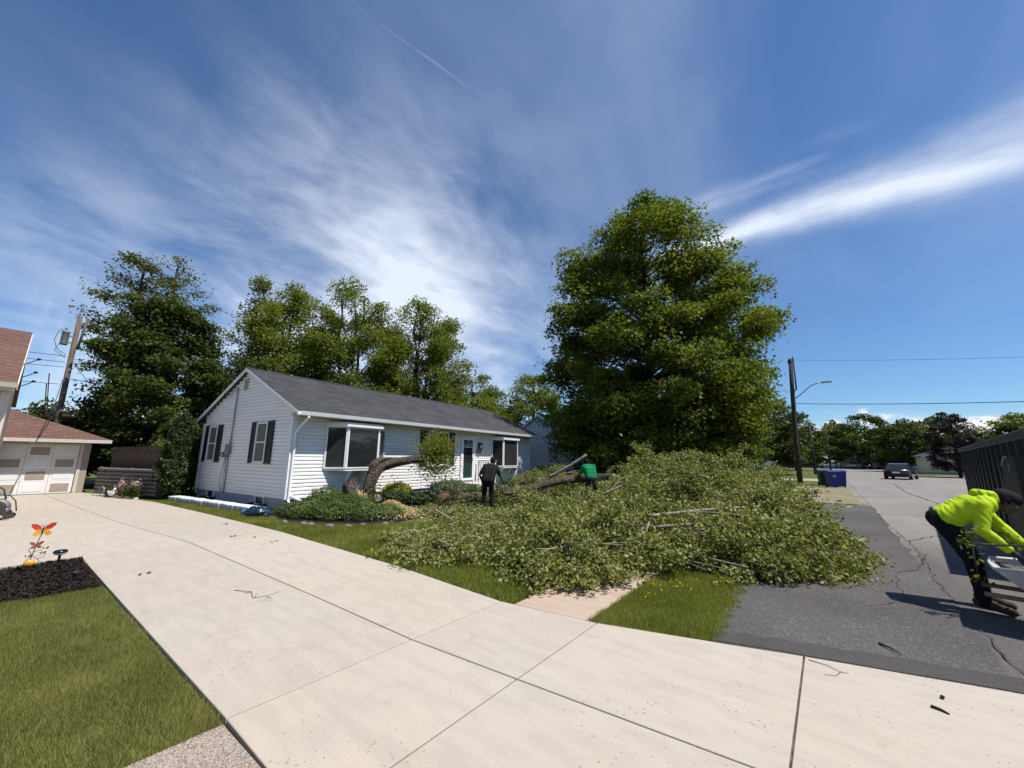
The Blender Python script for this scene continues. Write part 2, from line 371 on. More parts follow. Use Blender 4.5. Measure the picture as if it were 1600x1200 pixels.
def m_wood(name, a, b, sc=(1, 1, 12), s=3., rough=.85):
    def fn(N_):
        v = N_.mapping(oc(N_), scale=sc); g_ = N_.noise(v, s, 6, .65, .6); f = N_.noise(oc(N_), 1.3, 3)
        c = N_.mix(N_.ss(g_, .3, .72), a, b); c = N_.mix(N_.ss(f, .4, .7, 0, .4), c, tuple(x*.65 for x in a))
        return pr(N_, c, rough, .15, 0, bump(N_, g_, .5, .01))
    return mat(name, fn)
m_wood('fence_wood', (.075, .058, .044), (.150, .118, .092), (6, 6, .6)); m_wood('pole_wood', (.095, .075, .058), (.19, .155, .12), (8, 8, .5)); m_wood('pole_dark', (.045, .036, .030), (.095, .078, .062), (8, 8, .5))
m_wood('fresh_wood', (.62, .42, .22), (.78, .60, .36), (3, 3, 3), 6); m_wood('cut_orange', (.52, .24, .10), (.68, .36, .16), (3, 3, 3), 6)
def m_bark(name, a, b, s=9., sc=(1.6, 1.6, .45)):
    def fn(N_):
        v = oc(N_); vv = N_.mapping(v, scale=sc); k = N_.vor(vv, s, 'DISTANCE_TO_EDGE'); n_ = N_.noise(vv, s*1.6, 6, .7, .5)
        n2 = N_.noise(vv, s*.5, 4, .6); h = N_.m('ADD', N_.ss(k, 0, .3, 0, .35), N_.m('MULTIPLY', n_, 1.1)); c = N_.mix(N_.ss(N_.m('ADD', h, N_.m('MULTIPLY', n2, .5)), .5, 1.35), a, b)
        return pr(N_, c, .95, .1, 0, bump(N_, h, 1., .07))
    return mat(name, fn)
m_bark('bark', (.022, .017, .014), (.085, .068, .055)); m_bark('bark_trunk', (.022, .016, .012), (.200, .155, .120), 11., (1.3, 1.3, .9)); m_bark('bark_pale', (.20, .17, .13), (.48, .44, .37), 14.); m_bark('bark_grey', (.055, .048, .04), (.17, .15, .125), 12.)
leafmat('leaf_big', (.042, .076, .010), (.200, .225, .028), .42, .55, .18)
leafmat('leaf_mid', (.062, .098, .013), (.215, .240, .036), .44, .55, .18)
leafmat('leaf_left', (.044, .066, .013), (.150, .160, .036), .38, .55, .18)
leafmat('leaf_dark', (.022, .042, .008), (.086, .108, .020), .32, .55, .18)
leafmat('leaf_pile', (.045, .062, .010), (.250, .262, .058), .32, .5, .22, tint=(.46, .44, .20), nscale=.9, back=(.26, .272, .095))
flat('twig', (.26, .22, .17), .8, .15, var=.35, scale=7)
leafmat('leaf_olive', (.060, .066, .018), (.115, .118, .035), .25, nscale=1.2)
leafmat('leaf_cedar', (.018, .036, .010), (.060, .088, .020), .22)
leafmat('leaf_juniper', (.034, .070, .014), (.135, .180, .042), .30, nscale=1.6)
leafmat('leaf_yellow', (.16, .19, .012), (.42, .40, .030), .35)
leafmat('leaf_blue', (.045, .075, .045), (.14, .18, .12), .25)
leafmat('leaf_purple', (.010, .005, .009), (.040, .020, .024), .20)
leafmat('grass_blade', (.160, .170, .040), (.360, .345, .120), .42, .55, .25, tint=(.32, .29, .12), nscale=1.4)
leafmat('grass_wild', (.135, .160, .030), (.330, .340, .080), .42, .55, .25, tint=(.34, .30, .11), nscale=1.1)
leafmat('petal_yellow', (.55, .36, .01), (.75, .55, .02), .3); leafmat('chip', (.38, .26, .12), (.66, .52, .29), .1); leafmat('petal_pink', (.50, .18, .25), (.75, .55, .60), .3)
# ================================================================ the ground and what is laid on it
def sheet(name, poly, z, m_, parent=None, kind='structure'):
    o = MB().add([(x, y, z) for x, y in poly], [list(range(len(poly)))]).build(name, m_, parent)
    if parent is None and kind: o['kind'] = kind
    return o
def wob(a, b, n, amp, seed=0):       # an uneven edge from a to b
    rr = random.Random(seed); out = []
    for i in range(n):
        t = i/n; k = 0 if i == 0 else amp*(rr.random()-.5)*2
        dx, dy = b[0]-a[0], b[1]-a[1]; L = math.hypot(dx, dy); out.append((a[0]+dx*t-dy/L*k, a[1]+dy*t+dx/L*k))
    return out
sheet('ground', [(-900, -900), (900, -900), (900, 900), (-900, 900)], -.035, MAT['ground'])
street = sheet('street', wob((.72, -40), (.72, 62), 60, .05, 3)+[(.4, 90), (.4, 100), (-70, 100), (-70, 112), (80, 112), (80, 100), (7.6, 100), (7.4, 64), (11.5, 62.5), (40, 64), (40, 53), (13.5, 50), (12.5, -40)], -.022, MAT['asphalt_old'])
apron2 = sheet('asphalt_apron', wob((-1.0, 4.21), (-1.12, 6.6), 14, .05, 5)+wob((-1.12, 6.6), (-1.2, 20.0), 12, .06, 6)+[(.9, 20.3)]+wob((1.10, 19.8), (.93, 4.7), 40, .05, 8)+[(.93, 4.71)], -.014, MAT['asphalt_new'])
sheet('sealed_strip', wob((-1.0, 4.23), (2.2, 5.08), 18, .012, 11)+wob((2.2, 5.38), (-.96, 4.52), 22, .03, 12), -.009, MAT['tar'], apron2)
sheet('gravel_verge', wob((-2.6, 20.1), (.9, 20.4), 8, .1, 20)+wob((.95, 20.4), (.7, 33), 14, .15, 21)+wob((.6, 33), (-2.8, 33), 8, .2, 22)+wob((-2.8, 33), (-2.6, 20.1), 10, .15, 23), -.018, MAT['gravel'])
sheet('concrete_drive', [(-16, 41), (.7, 41), (.7, 46), (-16, 46)], -.012, MAT['concrete_old'])
sheet('concrete_path', [(9.4, 66.3), (30, 67.5), (30, 68.8), (9.4, 67.6)], -.012, MAT['concrete_old'])
sheet('house_walk', [(10.5, 72), (40, 74), (40, 75.5), (10.5, 73.5)], -.012, MAT['concrete_old'])
def crack(pts, w, parent, z=-.006, seed=1):
    rr = random.Random(seed); L, Rr = [], []
    P_ = []
    for (a, b) in zip(pts[:-1], pts[1:]):
        n = max(3, int(math.hypot(b[0]-a[0], b[1]-a[1])/.13))
        P_ += [(a[0]+(b[0]-a[0])*i/n+rr.gauss(0, .022), a[1]+(b[1]-a[1])*i/n+rr.gauss(0, .022)) for i in range(n)]
    P_.append(pts[-1])
    vs_ = []
    for i, p in enumerate(P_):
        q = P_[min(i+1, len(P_)-1)]; o = P_[max(i-1, 0)]; dx, dy = q[0]-o[0], q[1]-o[1]; l = math.hypot(dx, dy)+1e-6; k = w*rr.uniform(.25, 1)
        vs_ += [(p[0]-dy/l*k, p[1]+dx/l*k, z), (p[0]+dy/l*k, p[1]-dx/l*k, z)]
    MB().add(vs_, [[2*i, 2*i+1, 2*i+3, 2*i+2] for i in range(len(P_)-1)]).build('crack', MAT['tar'], parent)
crack([(1.02, 4.9), (.98, 7.2), (1.12, 11), (1.03, 15), (1.06, 22), (1.0, 34), (1.0, 46)], .009, street, seed=2)
crack([(.62, 8.4), (.9, 8.9), (1.2, 10.4)], .012, street, seed=4); crack([(1.06, 11.8), (2.0, 13.6), (3.4, 14.2)], .016, street, seed=5)
crack([(1.1, 17), (2.6, 17.6), (5.6, 17.2), (9, 18)], .02, street, seed=6); crack([(1.0, 27), (4, 28), (9, 27.4)], .03, street, seed=7)
crack([(3.3, 20), (3.1, 30), (3.6, 41)], .03, street, seed=8); crack([(.2, 6.3), (.55, 6.9), (.6, 8.3)], .008, apron2, seed=9)
# --- concrete driveway: every slab a piece of its own
flat('joint_dirt', (.105, .088, .074), .95, .1, var=.4, scale=9)
drive = tag(bpy.data.objects.new('driveway', None), kind='structure'); col.objects.link(drive)
def lerp_tab(tab, x):
    xs = [p[0] for p in tab]; return float(np.interp(x, xs, [p[1] for p in tab]))
RIGHT = [(-24.4, 2.05), (-17.85, 3.27), (-10.3, 3.80), (-5.9, 3.86), (-3.08, 3.70), (-1.97, 3.86), (-.9, 4.21), (.9, 4.69), (2.4, 5.1)]
CTR = [(-24.4, .95), (-18, 1.44), (-11.4, 1.95), (-9.4, 2.28), (-6.5, 2.39), (-3.1, 2.46), (-.4, 2.70), (2.4, 3.1)]
LEFT = [(-9.36, .90), (-3.08, 1.06), (2.4, 1.1)]
def slab(quad, parent, m_, g=.0065, ch=.004, top=0., name='slab'):
    c = np.mean(quad, axis=0); q = []
    n = len(quad)
    for i in range(n):
        a, b, d = np.array(quad[i-1]), np.array(quad[i]), np.array(quad[(i+1) % n])
        e1 = (b-a)/np.linalg.norm(b-a); e2 = (d-b)/np.linalg.norm(d-b); n1 = np.array([-e1[1], e1[0]]); n2 = np.array([-e2[1], e2[0]])
        m = n1+n2; m = m/max(m@n1, .3); q.append((b, m))
    V = [(*(b+m*g), top-.11) for b, m in q]+[(*(b+m*g), top-ch) for b, m in q]+[(*(b+m*(g+ch)), top) for b, m in q]
    F = [[k*n+i, k*n+(i+1) % n, (k+1)*n+(i+1) % n, (k+1)*n+i] for k in (0, 1) for i in range(n)]+[[2*n+i for i in range(n)]]
    return MB().add(V, F).build(name, m_, parent)
XB = [2.4, -.335, -1.97, -3.08, -5.14, -9.36, -13.6, -17.9, -21.2, -24.35]
for a, b in zip(XB[1:], XB[:-1]):
    slab([(a, lerp_tab(CTR, a)), (b, lerp_tab(CTR, b)), (b, lerp_tab(RIGHT, b)), (a, lerp_tab(RIGHT, a))], drive, MAT['concrete'])
    lo = (lambda x: lerp_tab(LEFT, x)) if b > -9.3 else (lambda x: -.6)
    slab([(a, lo(a)), (b, lo(b)), (b, lerp_tab(CTR, b)), (a, lerp_tab(CTR, a))], drive, MAT['concrete'])
    if b <= -9.3: slab([(a, -3.2), (b, -3.2), (b, -.6), (a, -.6)], drive, MAT['concrete'])
slab([(-.335, -3.5), (2.4, -3.5), (2.4, 1.1), (-.335, 1.08)], drive, MAT['concrete'])
sheet('joint_filler', [(-24.3, -3.1), (-9.4, -3.1), (-9.4, .93), (-3.08, 1.08), (2.35, 1.12), (2.35, 5.0), (-.9, 4.18), (-3.08, 3.68), (-10.3, 3.77), (-24.3, 2.0)], -.013, MAT['joint_dirt'], drive)
walk = tag(bpy.data.objects.new('sidewalk', None), kind='structure'); col.objects.link(walk)
for i in range(4): slab([(-2.93, 3.74+i*1.25), (-2.07, 3.86+i*1.25), (-2.07, 5.09+i*1.25), (-2.93, 4.97+i*1.25)], walk, MAT['concrete_pink'], top=-.008)
for i in range(3): slab([(-3.06, 1.055-(i+1)*1.3), (-1.95, 1.085-(i+1)*1.3), (-1.95, 1.085-i*1.3), (-3.06, 1.055-i*1.3)], walk, MAT['pebble'], top=-.006, g=.012)
sheet('verge_ground', [(-1.95, -3.5), (-.33, -3.5), (-.33, 1.07), (-1.95, 1.05)], -.016, MAT['ground'])
bed0 = sheet('mulch_bed', [(-9.30, .895), (-9.05, .10), (-8.6, -2.2), (-7.2, -2.2), (-7.38, .12), (-7.15, .945)], -.008, MAT['mulch'])
# mulch chips
n = 10000; C = np.stack([rng.uniform(-9.2, -7.15, n), rng.uniform(-.5, .90, n), rng.uniform(-.005, .03, n)], 1)
C = C[(C[:, 1] < .90) & (C[:, 0] > -9.05-.25*np.clip(C[:, 1], 0, 1))]
tag(link('mulch_chips', leaf_mesh('mulch_chips', C, .048, .9, .35), MAT['mulch']), 'dark brown shredded wood mulch in the bed by the driveway', 'mulch', kind='stuff')
tag(sheet('paver_edge', [(-7.15, .02), (-7.36, .02), (-7.5, -.6), (-7.3, -.6)], -.002, MAT['concrete_old'], kind=None), 'pale flat edging paver at the corner of the mulch bed', 'paver')

# --- grass
def grass(name, label, poly, density, h, w, m_, edge=None, keep=None, lean=.55):
    P_ = np.array(poly); lo, hi = P_.min(0), P_.max(0); n = int(density*(hi-lo).prod())
    Q = rng.uniform(lo, hi, (n, 2)); ins = np.zeros(n, bool); j = len(P_)-1
    for i in range(len(P_)):
        xi, yi = P_[i]; xj, yj = P_[j]
        ins ^= ((yi > Q[:, 1]) != (yj > Q[:, 1])) & (Q[:, 0] < (xj-xi)*(Q[:, 1]-yi)/(yj-yi+1e-12)+xi); j = i
    Q = Q[ins]
    if keep is not None: Q = Q[keep(Q)]
    n = len(Q); cl = np.sin(Q[:, 0]*3.1+1+1.7*np.sin(Q[:, 1]*2.3))*np.sin(Q[:, 1]*4.7+1.3*np.sin(Q[:, 0]*1.9))+np.sin(Q[:, 0]*9.7+2*np.sin(Q[:, 1]*6))*np.cos(Q[:, 1]*11.3+Q[:, 0]*3)*.6
    a = rng.uniform(0, 2*PI, n); H = h*rng.uniform(.55, 1.2, n)*(1+.16*cl); wd = w*rng.uniform(.7, 1.3, n)
    th = cl*1.6+rng.normal(0, 1.6, n); L = H*lean*rng.uniform(.2, 1.3, n)
    B = np.stack([Q[:, 0], Q[:, 1], np.full(n, -.034)], 1); S = np.stack([np.cos(a), np.sin(a), np.zeros(n)], 1)*wd[:, None]/2
    dv = np.stack([np.cos(th), np.sin(th), np.zeros(n)], 1)
    Mid = B+dv*(L*.35)[:, None]+np.array([0, 0, 1])*(H*.6)[:, None]; T = B+dv*L[:, None]+np.array([0, 0, 1])*H[:, None]
    V = np.stack([B-S*1.1, B+S*1.1, T], 1).reshape(-1, 3); i = np.arange(n)*3
    F = np.stack([i, i+1, i+2], 1)
    rnd = np.clip(rng.random(n)*.72+.16*cl+.12, 0, .89); dry = rng.random(n) < .05+.10*np.clip(np.sin(Q[:, 0]*1.9+4)*np.sin(Q[:, 1]*3.1+2), 0, 1); rnd = np.where(dry, .98, rnd)
    return tag(link(name, np_mesh(name, V, F, np.repeat(rnd, 3)), m_), label, 'grass', kind='stuff')
grass('lawn_grass', 'mown grass of the lawn corner below the mulch bed', [(-7.25, -.55), (-3.03, -.55), (-3.03, 1.05), (-7.2, .93)], 25000, .044, .0042, MAT['grass_blade'])
grass('verge_grass', 'rough green grass between the pink slab and the asphalt', [(-2.09, 3.83), *wob((-.95, 4.19), (-1.03, 6.4), 26, .07, 77), (-2.09, 6.6)], 17000, .050, .0055, MAT['grass_wild'])
grass('front_lawn_grass', 'front lawn grass between the driveway and the white house', [(-2.95, 3.74), (-3.1, 3.72), (-5.9, 3.88), (-10.3, 3.82), (-18.5, 3.28), (-18.5, 4.0), (-13.2, 4.7), (-10.6, 4.4), (-9.1, 5.2), (-8.3, 6.4), (-6.2, 9.5), (-2.95, 7)], 4200, .075, .0085, MAT['grass_wild'])
grass('yard_grass', 'thin grass of the yard behind the cut branches', [(-12, 9), (-9.5, 8.5), (-6, 9.5), (-2.5, 14), (-1.6, 32), (-12, 32), (-13.2, 20)], 110, .11, .03, MAT['grass_wild'])
n = 52; C = np.stack([rng.uniform(-2.0, -1.1, n), rng.uniform(4.5, 6.3, n), rng.uniform(.035, .06, n)], 1); C[:35] = np.stack([rng.normal(-1.75, .16, 35), rng.normal(5.4, .3, 35), rng.uniform(.035, .06, 35)], 1)
tag(link('yellow_flowers', leaf_mesh('yellow_flowers', C, .023, 2, .9), MAT['petal_yellow']), 'tiny yellow flowers dotted in the verge grass', 'flowers', kind='stuff')

# ================================================================ building helpers
def shingle_face(parent, poly, m_, name='roof', course=.14, thick=.06, lift=.010):
    """a convex roof face laid in stepped courses; poly[0]->poly[1] is the eave"""
    P_ = [Vector(p) for p in poly]; e = (P_[1]-P_[0]).normalized(); nn = (P_[1]-P_[0]).cross(P_[-1]-P_[0]).normalized()
    if nn.z < 0: nn = -nn
    up = nn.cross(e)
    if up.z < 0: up = -up
    uv2 = [((p-P_[0]).dot(e), (p-P_[0]).dot(up)) for p in P_]; top = max(v for u, v in uv2)
    def span(v):
        xs = []
        for (u0, v0), (u1, v1) in zip(uv2, uv2[1:]+uv2[:1]):
            if abs(v1-v0) < 1e-6:
                if abs(v-v0) < 1e-4: xs += [u0, u1]
            elif min(v0, v1)-1e-6 <= v <= max(v0, v1)+1e-6: xs.append(u0+(u1-u0)*(v-v0)/(v1-v0))
        return (min(xs), max(xs)) if xs else None
    vs_, F, uvs = [], [], []
    k = 0; v = 0.
    while v < top-1e-3:
        v2 = min(v+course, top-1e-4); a = span(v+1e-5); b = span(v2)
        if a and b:
            o = len(vs_)
            pt = lambda u, w_, h: P_[0]+e*u+up*w_+nn*h
            vs_ += [pt(a[0], v, lift), pt(a[1], v, lift), pt(b[1], v2, 0.002), pt(b[0], v2, 0.002), pt(a[0], v, -.002), pt(a[1], v, -.002)]
            uvs += [(a[0], v), (a[1], v), (b[1], v2), (b[0], v2), (a[0], v), (a[1], v)]
            F += [[o, o+1, o+2, o+3], [o+4, o+5, o+1, o]]
        v += course; k += 1
    o = len(vs_); n = len(P_)
    vs_ += [p-nn*.003 for p in P_]+[p-nn*thick for p in P_]; uvs += uv2+uv2
    F += [[o+n+i for i in range(n)][::-1]]+[[o+i, o+(i+1) % n, o+n+(i+1) % n, o+n+i] for i in range(n)]
    me = bpy.data.meshes.new(name); me.from_pydata([tuple(p) for p in vs_], [], F); ul = me.uv_layers.new(name='UVMap')
    li = np.zeros(len(me.loops), np.int32); me.loops.foreach_get('vertex_index', li); ul.data.foreach_set('uv', np.array(uvs, np.float32)[li].ravel()); me.update()
    return link(name, me, m_, parent)
def frame_M(c, n):       # window space: x across, y outwards, z up
    n = Vector(n).normalized(); up = Vector((0, 0, 1)); u = n.cross(up); M = Matrix((u, n, up)).transposed().to_4x4(); M.translation = c; return M
def window(parent, c, n, w, h, glass='glass', rail=True, mullions=0, frame='trim_white', bar=.055, depth=.06, sill=True):
    M = frame_M(c, n); b = MB()
    b.box(-w/2-bar, 0, -h/2-bar, -w/2, depth, h/2+bar, M).box(w/2, 0, -h/2-bar, w/2+bar, depth, h/2+bar, M).box(-w/2, 0, h/2, w/2, depth, h/2+bar, M).box(-w/2, 0, -h/2-bar, w/2, depth, -h/2, M)
    if rail: b.box(-w/2, .026, -.02, w/2, depth-.015, .02, M)
    for i in range(mullions): x = -w/2+w*(i+1)/(mullions+1); b.box(x-.02, .026, -h/2, x+.02, depth-.012, h/2, M)
    o = b.build('window', MAT[frame], parent)
    MB().box(-w/2, .022, -h/2, w/2, .026, h/2, M).build('pane', MAT[glass], o)
    if sill: MB().box(-w/2-bar-.02, 0, -h/2-bar-.035, w/2+bar+.02, depth+.03, -h/2-bar, M).build('sill', MAT[frame], o)
    return o
def shutter(parent, c, n, w, h):
    M = frame_M(c, n); b = MB(); b.box(-w/2, 0.01, -h/2, w/2, .034, h/2, M)
    for s in (-1, 1): b.box(s*w/2-.022*(s+1)*1.0+(0 if s > 0 else 0), .034, -h/2, s*w/2-.022*(s-1), .048, h/2, M)
    for z in (-h/2, -.03, h/2-.06): b.box(-w/2+.044, .034, z, w/2-.044, .047, z+.06, M)
    k = int(h/.055)
    for i in range(k): z = -h/2+.06+(h-.13)*i/k; b.box(-w/2+.044, .034, z, w/2-.044, .041, z+.026, M)
    return b.build('shutter', MAT['shutter'], parent)
def clapboards(parent, L, z0, z1, ex, M, m_, prof=None):
    """one board per course, each an object; prof(z) gives the (start,end) of the course"""
    shared = None; n = max(1, round((z1-z0)/ex))
    for i in range(n):
        a, b = (0, L) if prof is None else prof(z0+i*ex)
        if b-a < .08: continue
        if prof is None and shared is not None: o = link('clapboard', shared, m_, parent)
        else:
            vs_ = []
            for x in (a, b): vs_ += [(x, 0, 0), (x, .036, 0), (x, .033, ex*.60), (x, .004, ex*.84), (x, .003, ex+.004), (x, 0, ex+.004)]
            a2, b2 = (a, b) if prof is None else prof(z0+(i+1)*ex)
            if prof is not None:
                for k in (3, 4, 5): vs_[k] = (a2, *vs_[k][1:]); vs_[6+k] = (b2, *vs_[6+k][1:])
            F = [[0, 1, 2, 3, 4, 5], [11, 10, 9, 8, 7, 6]]+[[k, 6+k, 6+(k+1) % 6, (k+1) % 6] for k in range(6)]
            bd = MB().add([M @ Vector(p) for p in vs_], F); me = bd.mesh('clapboard'); o = link('clapboard', me, m_, parent)
            if prof is None: shared = me
        o.location.z += z0+i*ex
def wallM(o, x, n_out):   # x axis along the wall, y outwards
    x = Vector(x).normalized(); n_ = Vector(n_out).normalized(); M = Matrix((x, n_, Vector((0, 0, 1)))).transposed().to_4x4(); M.translation = o; return M

# ================================================================ the white house
HL, HD, WB, WT = 14.43, 6.62, .31, 2.82
house = empty('white_house', (-12.85, 5.26, 0), R(5.55), 'white clapboard bungalow with grey shingle roof, bay windows and dark shutters', 'house')
MB().box(-HD+.04, .04, -.2, -.04, HL-.04, WB+.02).build('foundation', MAT['foundation'], house)
RZ = 4.70; EX = .52; EZ = 2.93; SL = (RZ-EZ)/(HD/2+EX)
rz = lambda x: EZ+(EX-x)*SL if x > -HD/2 else EZ+(EX-(-HD-x))*SL
g_ = [(-HD+.02, .02, WB), (-.02, .02, WB), (-.02, .02, rz(0)-.09), (-HD/2, .02, RZ-.09), (-HD+.02, .02, rz(0)-.09)]
MB().add(g_+[(x, HL-.02, z) for x, y, z in g_], [[0, 1, 2, 3, 4], [9, 8, 7, 6, 5]]+[[i, 5+i, 5+(i+1) % 5, (i+1) % 5] for i in range(5)]).build('wall', MAT['siding_white'], house)
EXP = .115
clapboards(house, HL-.18, WB, WT, EXP, wallM((-.02, HL-.09, 0), (0, -1, 0), (1, 0, 0)), MAT['siding_white'])
gM = wallM((-.09, .02, 0), (-1, 0, 0), (0, -1, 0))
def gprof(z):
    zr = z+.12; top = rz(0)-.02
    if zr < top: return (0, HD-.18)
    t = (zr-top)/(RZ-.02-top); h = (HD/2-.02)*(1-t); return (HD/2-.09-h, HD/2-.09+h)
clapboards(house, HD-.18, WB, rz(0)-.15, EXP, gM, MAT['siding_white'])
nb = round((rz(0)-.15-WB)/EXP)
clapboards(house, HD-.18, WB+nb*EXP, RZ-.12, EXP, gM, MAT['siding_white'], gprof)
for x, y in ((-.02, .02), (-HD+.02, .02), (-.02, HL-.02)):
    sx = 1 if x > -1 else -1; sy = -1 if y < 1 else 1
    MB().box(min(x+.056*sx, x-.09*sx), min(y+.056*sy, y-.09*sy), WB-.01, max(x+.056*sx, x-.09*sx), max(y+.056*sy, y-.09*sy), WT+.0).build('corner_board', MAT['trim_white'], house)
YA, YB = -.16, HL+.28
roofF = shingle_face(house, [(EX, YA, EZ), (EX, YB, EZ), (-HD/2, YB, RZ), (-HD/2, YA, RZ)], MAT['shingle_grey'], 'roof')
shingle_face(house, [(-HD-EX, YB, EZ), (-HD-EX, YA, EZ), (-HD/2, YA, RZ), (-HD/2, YB, RZ)], MAT['shingle_grey'], 'roof')
rc = MB()
for s in (1, -1): rc.add([(-HD/2, YA+.004, RZ+.022), (-HD/2, YB-.004, RZ+.022), (-HD/2+s*.15, YB-.004, RZ+.018-.15*SL), (-HD/2+s*.15, YA+.004, RZ+.018-.15*SL)], [[0, 1, 2, 3]])
rc.build('ridge_cap', MAT['shingle_grey'], roofF)
MB().tube([(-4.2, 1.9, rz(-4.2)-.05), (-4.2, 1.9, RZ+.22)], .05, 10).build('vent_pipe', MAT['galvanised'], roofF)
MB().tube([(-4.4, 8.6, rz(-4.4)-.05), (-4.4, 8.6, RZ+.28)], .05, 10).build('vent_pipe', MAT['galvanised'], roofF)
# rakes, fascia, soffit, gutter
for x0, x1 in ((EX, -HD/2), (-HD-EX, -HD/2)):
    for y0, y1 in ((YA-.012, YA+.02), (YB-.02, YB+.012)):
        z0, z1 = EZ, RZ; b = MB(); b.add([(x0, y0, z0-.12), (x1, y0, z1-.12), (x1, y0, z1-.012), (x0, y0, z0-.012), (x0, y1, z0-.12), (x1, y1, z1-.12), (x1, y1, z1-.012), (x0, y1, z0-.012)], [[0, 1, 2, 3], [7, 6, 5, 4], [0, 4, 5, 1], [1, 5, 6, 2], [2, 6, 7, 3], [3, 7, 4, 0]]).build('rake_board', MAT['trim_white'], house)
MB().box(-.02, YA+.03, WT+.002, EX-.03, YB-.03, WT+.02).build('soffit', MAT['soffit'], house)
MB().box(EX-.03, YA+.02, WT-.03, EX, YB-.02, EZ-.03).build('fascia', MAT['trim_cream'], house)
gt = MB(); pf = [(0, .0), (.0, -.10), (.05, -.12), (.10, -.10), (.125, .01), (.115, .01), (.09, -.085), (.01, -.085), (.01, 0)]
gt.add([(EX+.004+a, y, EZ-.015+b) for y in (YA+.02, YB-.05) for a, b in pf], [[i, (i+1) % 9, 9+(i+1) % 9, 9+i] for i in range(9)]+[list(range(9))[::-1], list(range(9, 18))])
gt.build('gutter', MAT['trim_white'], house)
dsp = MB(); dsp.tube([(EX+.06, .14, EZ-.11), (EX+.05, .14, EZ-.20), (.30, .10, WT-.30), (.085, .07, WT-.52), (.072, .07, WT-.7), (.072, .07, .36), (.10, .05, .26), (.42, -.02, .05)], .042, 8); dsp.build('downspout', MAT['trim_white'], house)
MB().tube([(.10, .10, .40), (.75, .55, .06)], .045, 8).build('downspout_extension', MAT['trim_white'], house)
# gable end
for v in (1.82, 5.59):
    window(house, (-v, -.006, 2.02), (0, -1, 0), .62, 1.22, 'glass_screen')
    for s in (-1, 1): shutter(house, (-v+s*.56, -.006, 2.02), (0, -1, 0), .36, 1.38)
vb = MB(); M = frame_M((-HD/2-.15, -.004, 4.12), (0, -1, 0)); vb.box(-.14, 0, -.2, .14, .035, .2, M)
for i in range(6): vb.box(-.11, .035, -.17+i*.058, .11, .05, -.14+i*.058, M)
vb.build('gable_vent', MAT['vent'], house)
cv = MB(); cv.tube([(-4.02, -.05, .28), (-4.05, -.05, 1.6)], .022, 6); cv.tube([(-4.02, -.05, 1.9), (-4.0, -.05, 4.02), (-4.0, -.1, 4.06)], .024, 6); cv.tube([(-4.28, -.04, 1.95), (-4.28, -.04, 3.2), (-4.9, -.04, 3.05), (-6.3, -.04, 2.75)], .010, 5); cv.tube([(-4.25, -.05, 1.55), (-4.42, -.045, 1.0), (-4.45, -.045, .5), (-4.25, -.05, .33), (-4.15, -.05, .6), (-4.2, -.05, 1.5)], .010, 5)
for i in range(3): cv.tube([(-4.0, -.07, 3.93+i*.05), (-4.75, -.16, 3.70+i*.07)], .008, 4)
cv.build('conduit', MAT['grey_metal'], house)
mt_ = MB(); mt_.bbox(-4.16, -.15, 1.6, -3.94, -.0, 1.98, .012); mt_.bbox(-4.42, -.12, 1.5, -4.2, -.0, 1.72, .012); mt_.lathe([(.08, 0), (.085, .03), (.07, .08), (.0, .09)], 14, Matrix.Translation((-4.31, -.12, 1.61)) @ Matrix.Rotation(PI/2, 4, 'X')); mt_.build('electric_meter', MAT['grey_metal'], house)
for i in range(3): MB().ell((-4.72, -.17, 3.72+i*.06), (.05, .04, .03), 8, 6).build('insulator', MAT['black'], house)
for v in (1.5, 5.2):
    w_ = window(house, (-v, .03, .19), (0, -1, 0), .5, .22, 'glass', rail=False, bar=.03, sill=False)
    wl = MB()
    for k in range(8):
        a0, a1 = PI*k/8, PI*(k+1)/8; wl.add([(-v+.42*math.cos(a0), .03-.34*math.sin(a0), -.05), (-v+.42*math.cos(a1), .03-.34*math.sin(a1), -.05), (-v+.42*math.cos(a1), .03-.34*math.sin(a1), .10), (-v+.42*math.cos(a0), .03-.34*math.sin(a0), .10)], [[0, 1, 2, 3]])
    wl.build('window_well', MAT['black'], house)
# bay windows
def bay(y0, y1, f0, f1, z0, z1, d, glasses):
    b = MB(); b.prism([(.0, y0), (d, f0), (d, f1), (.0, y1)], z0-.075, z0); rfb = MB(); rfb.prism([(.0, y0-.05), (d+.09, f0-.09), (d+.09, f1+.09), (.0, y1+.05)], z1, z1+.10); rfb.prism([(.0, y0-.02), (d+.04, f0-.05), (d+.04, f1+.05), (.0, y1+.02)], z1+.10, z1+.145)
    root = b.build('bay_window', MAT['trim_white'], house); rfb.build('bay_roof', MAT['trim_white'], root)
    pts = [(.03, y0), (d, f0), (d, f1), (.03, y1)]
    for (a, c), gl in zip(zip(pts[:-1], pts[1:]), glasses):
        a, c = Vector((*a, 0)), Vector((*c, 0)); e = (c-a).normalized(); n_ = Vector((e.y, -e.x, 0)); L = (c-a).length
        M = Matrix((e, n_, Vector((0, 0, 1)))).transposed().to_4x4(); M.translation = (*a.xy, 0)
        fr = MB(); t = .055
        fr.box(0, -.05, z0, t, .02, z1, M).box(L-t, -.05, z0, L, .02, z1, M).box(t, -.05, z0, L-t, .018, z0+t*.8, M).box(t, -.05, z1-t*.8, L-t, .018, z1, M)
        f_ = fr.build('bay_frame', MAT['trim_white'], root)
        MB().box(t, -.03, z0+t*.8, L-t, -.02, z1-t*.8, M).build('pane', MAT[gl], f_)
bay(1.10, 3.50, 1.62, 2.90, 1.19, 2.58, .45, ('glass_curtain', 'glass', 'glass'))
bay(10.45, 13.10, 10.95, 12.35, 1.14, 2.55, .45, ('glass', 'glass_curtain', 'glass'))
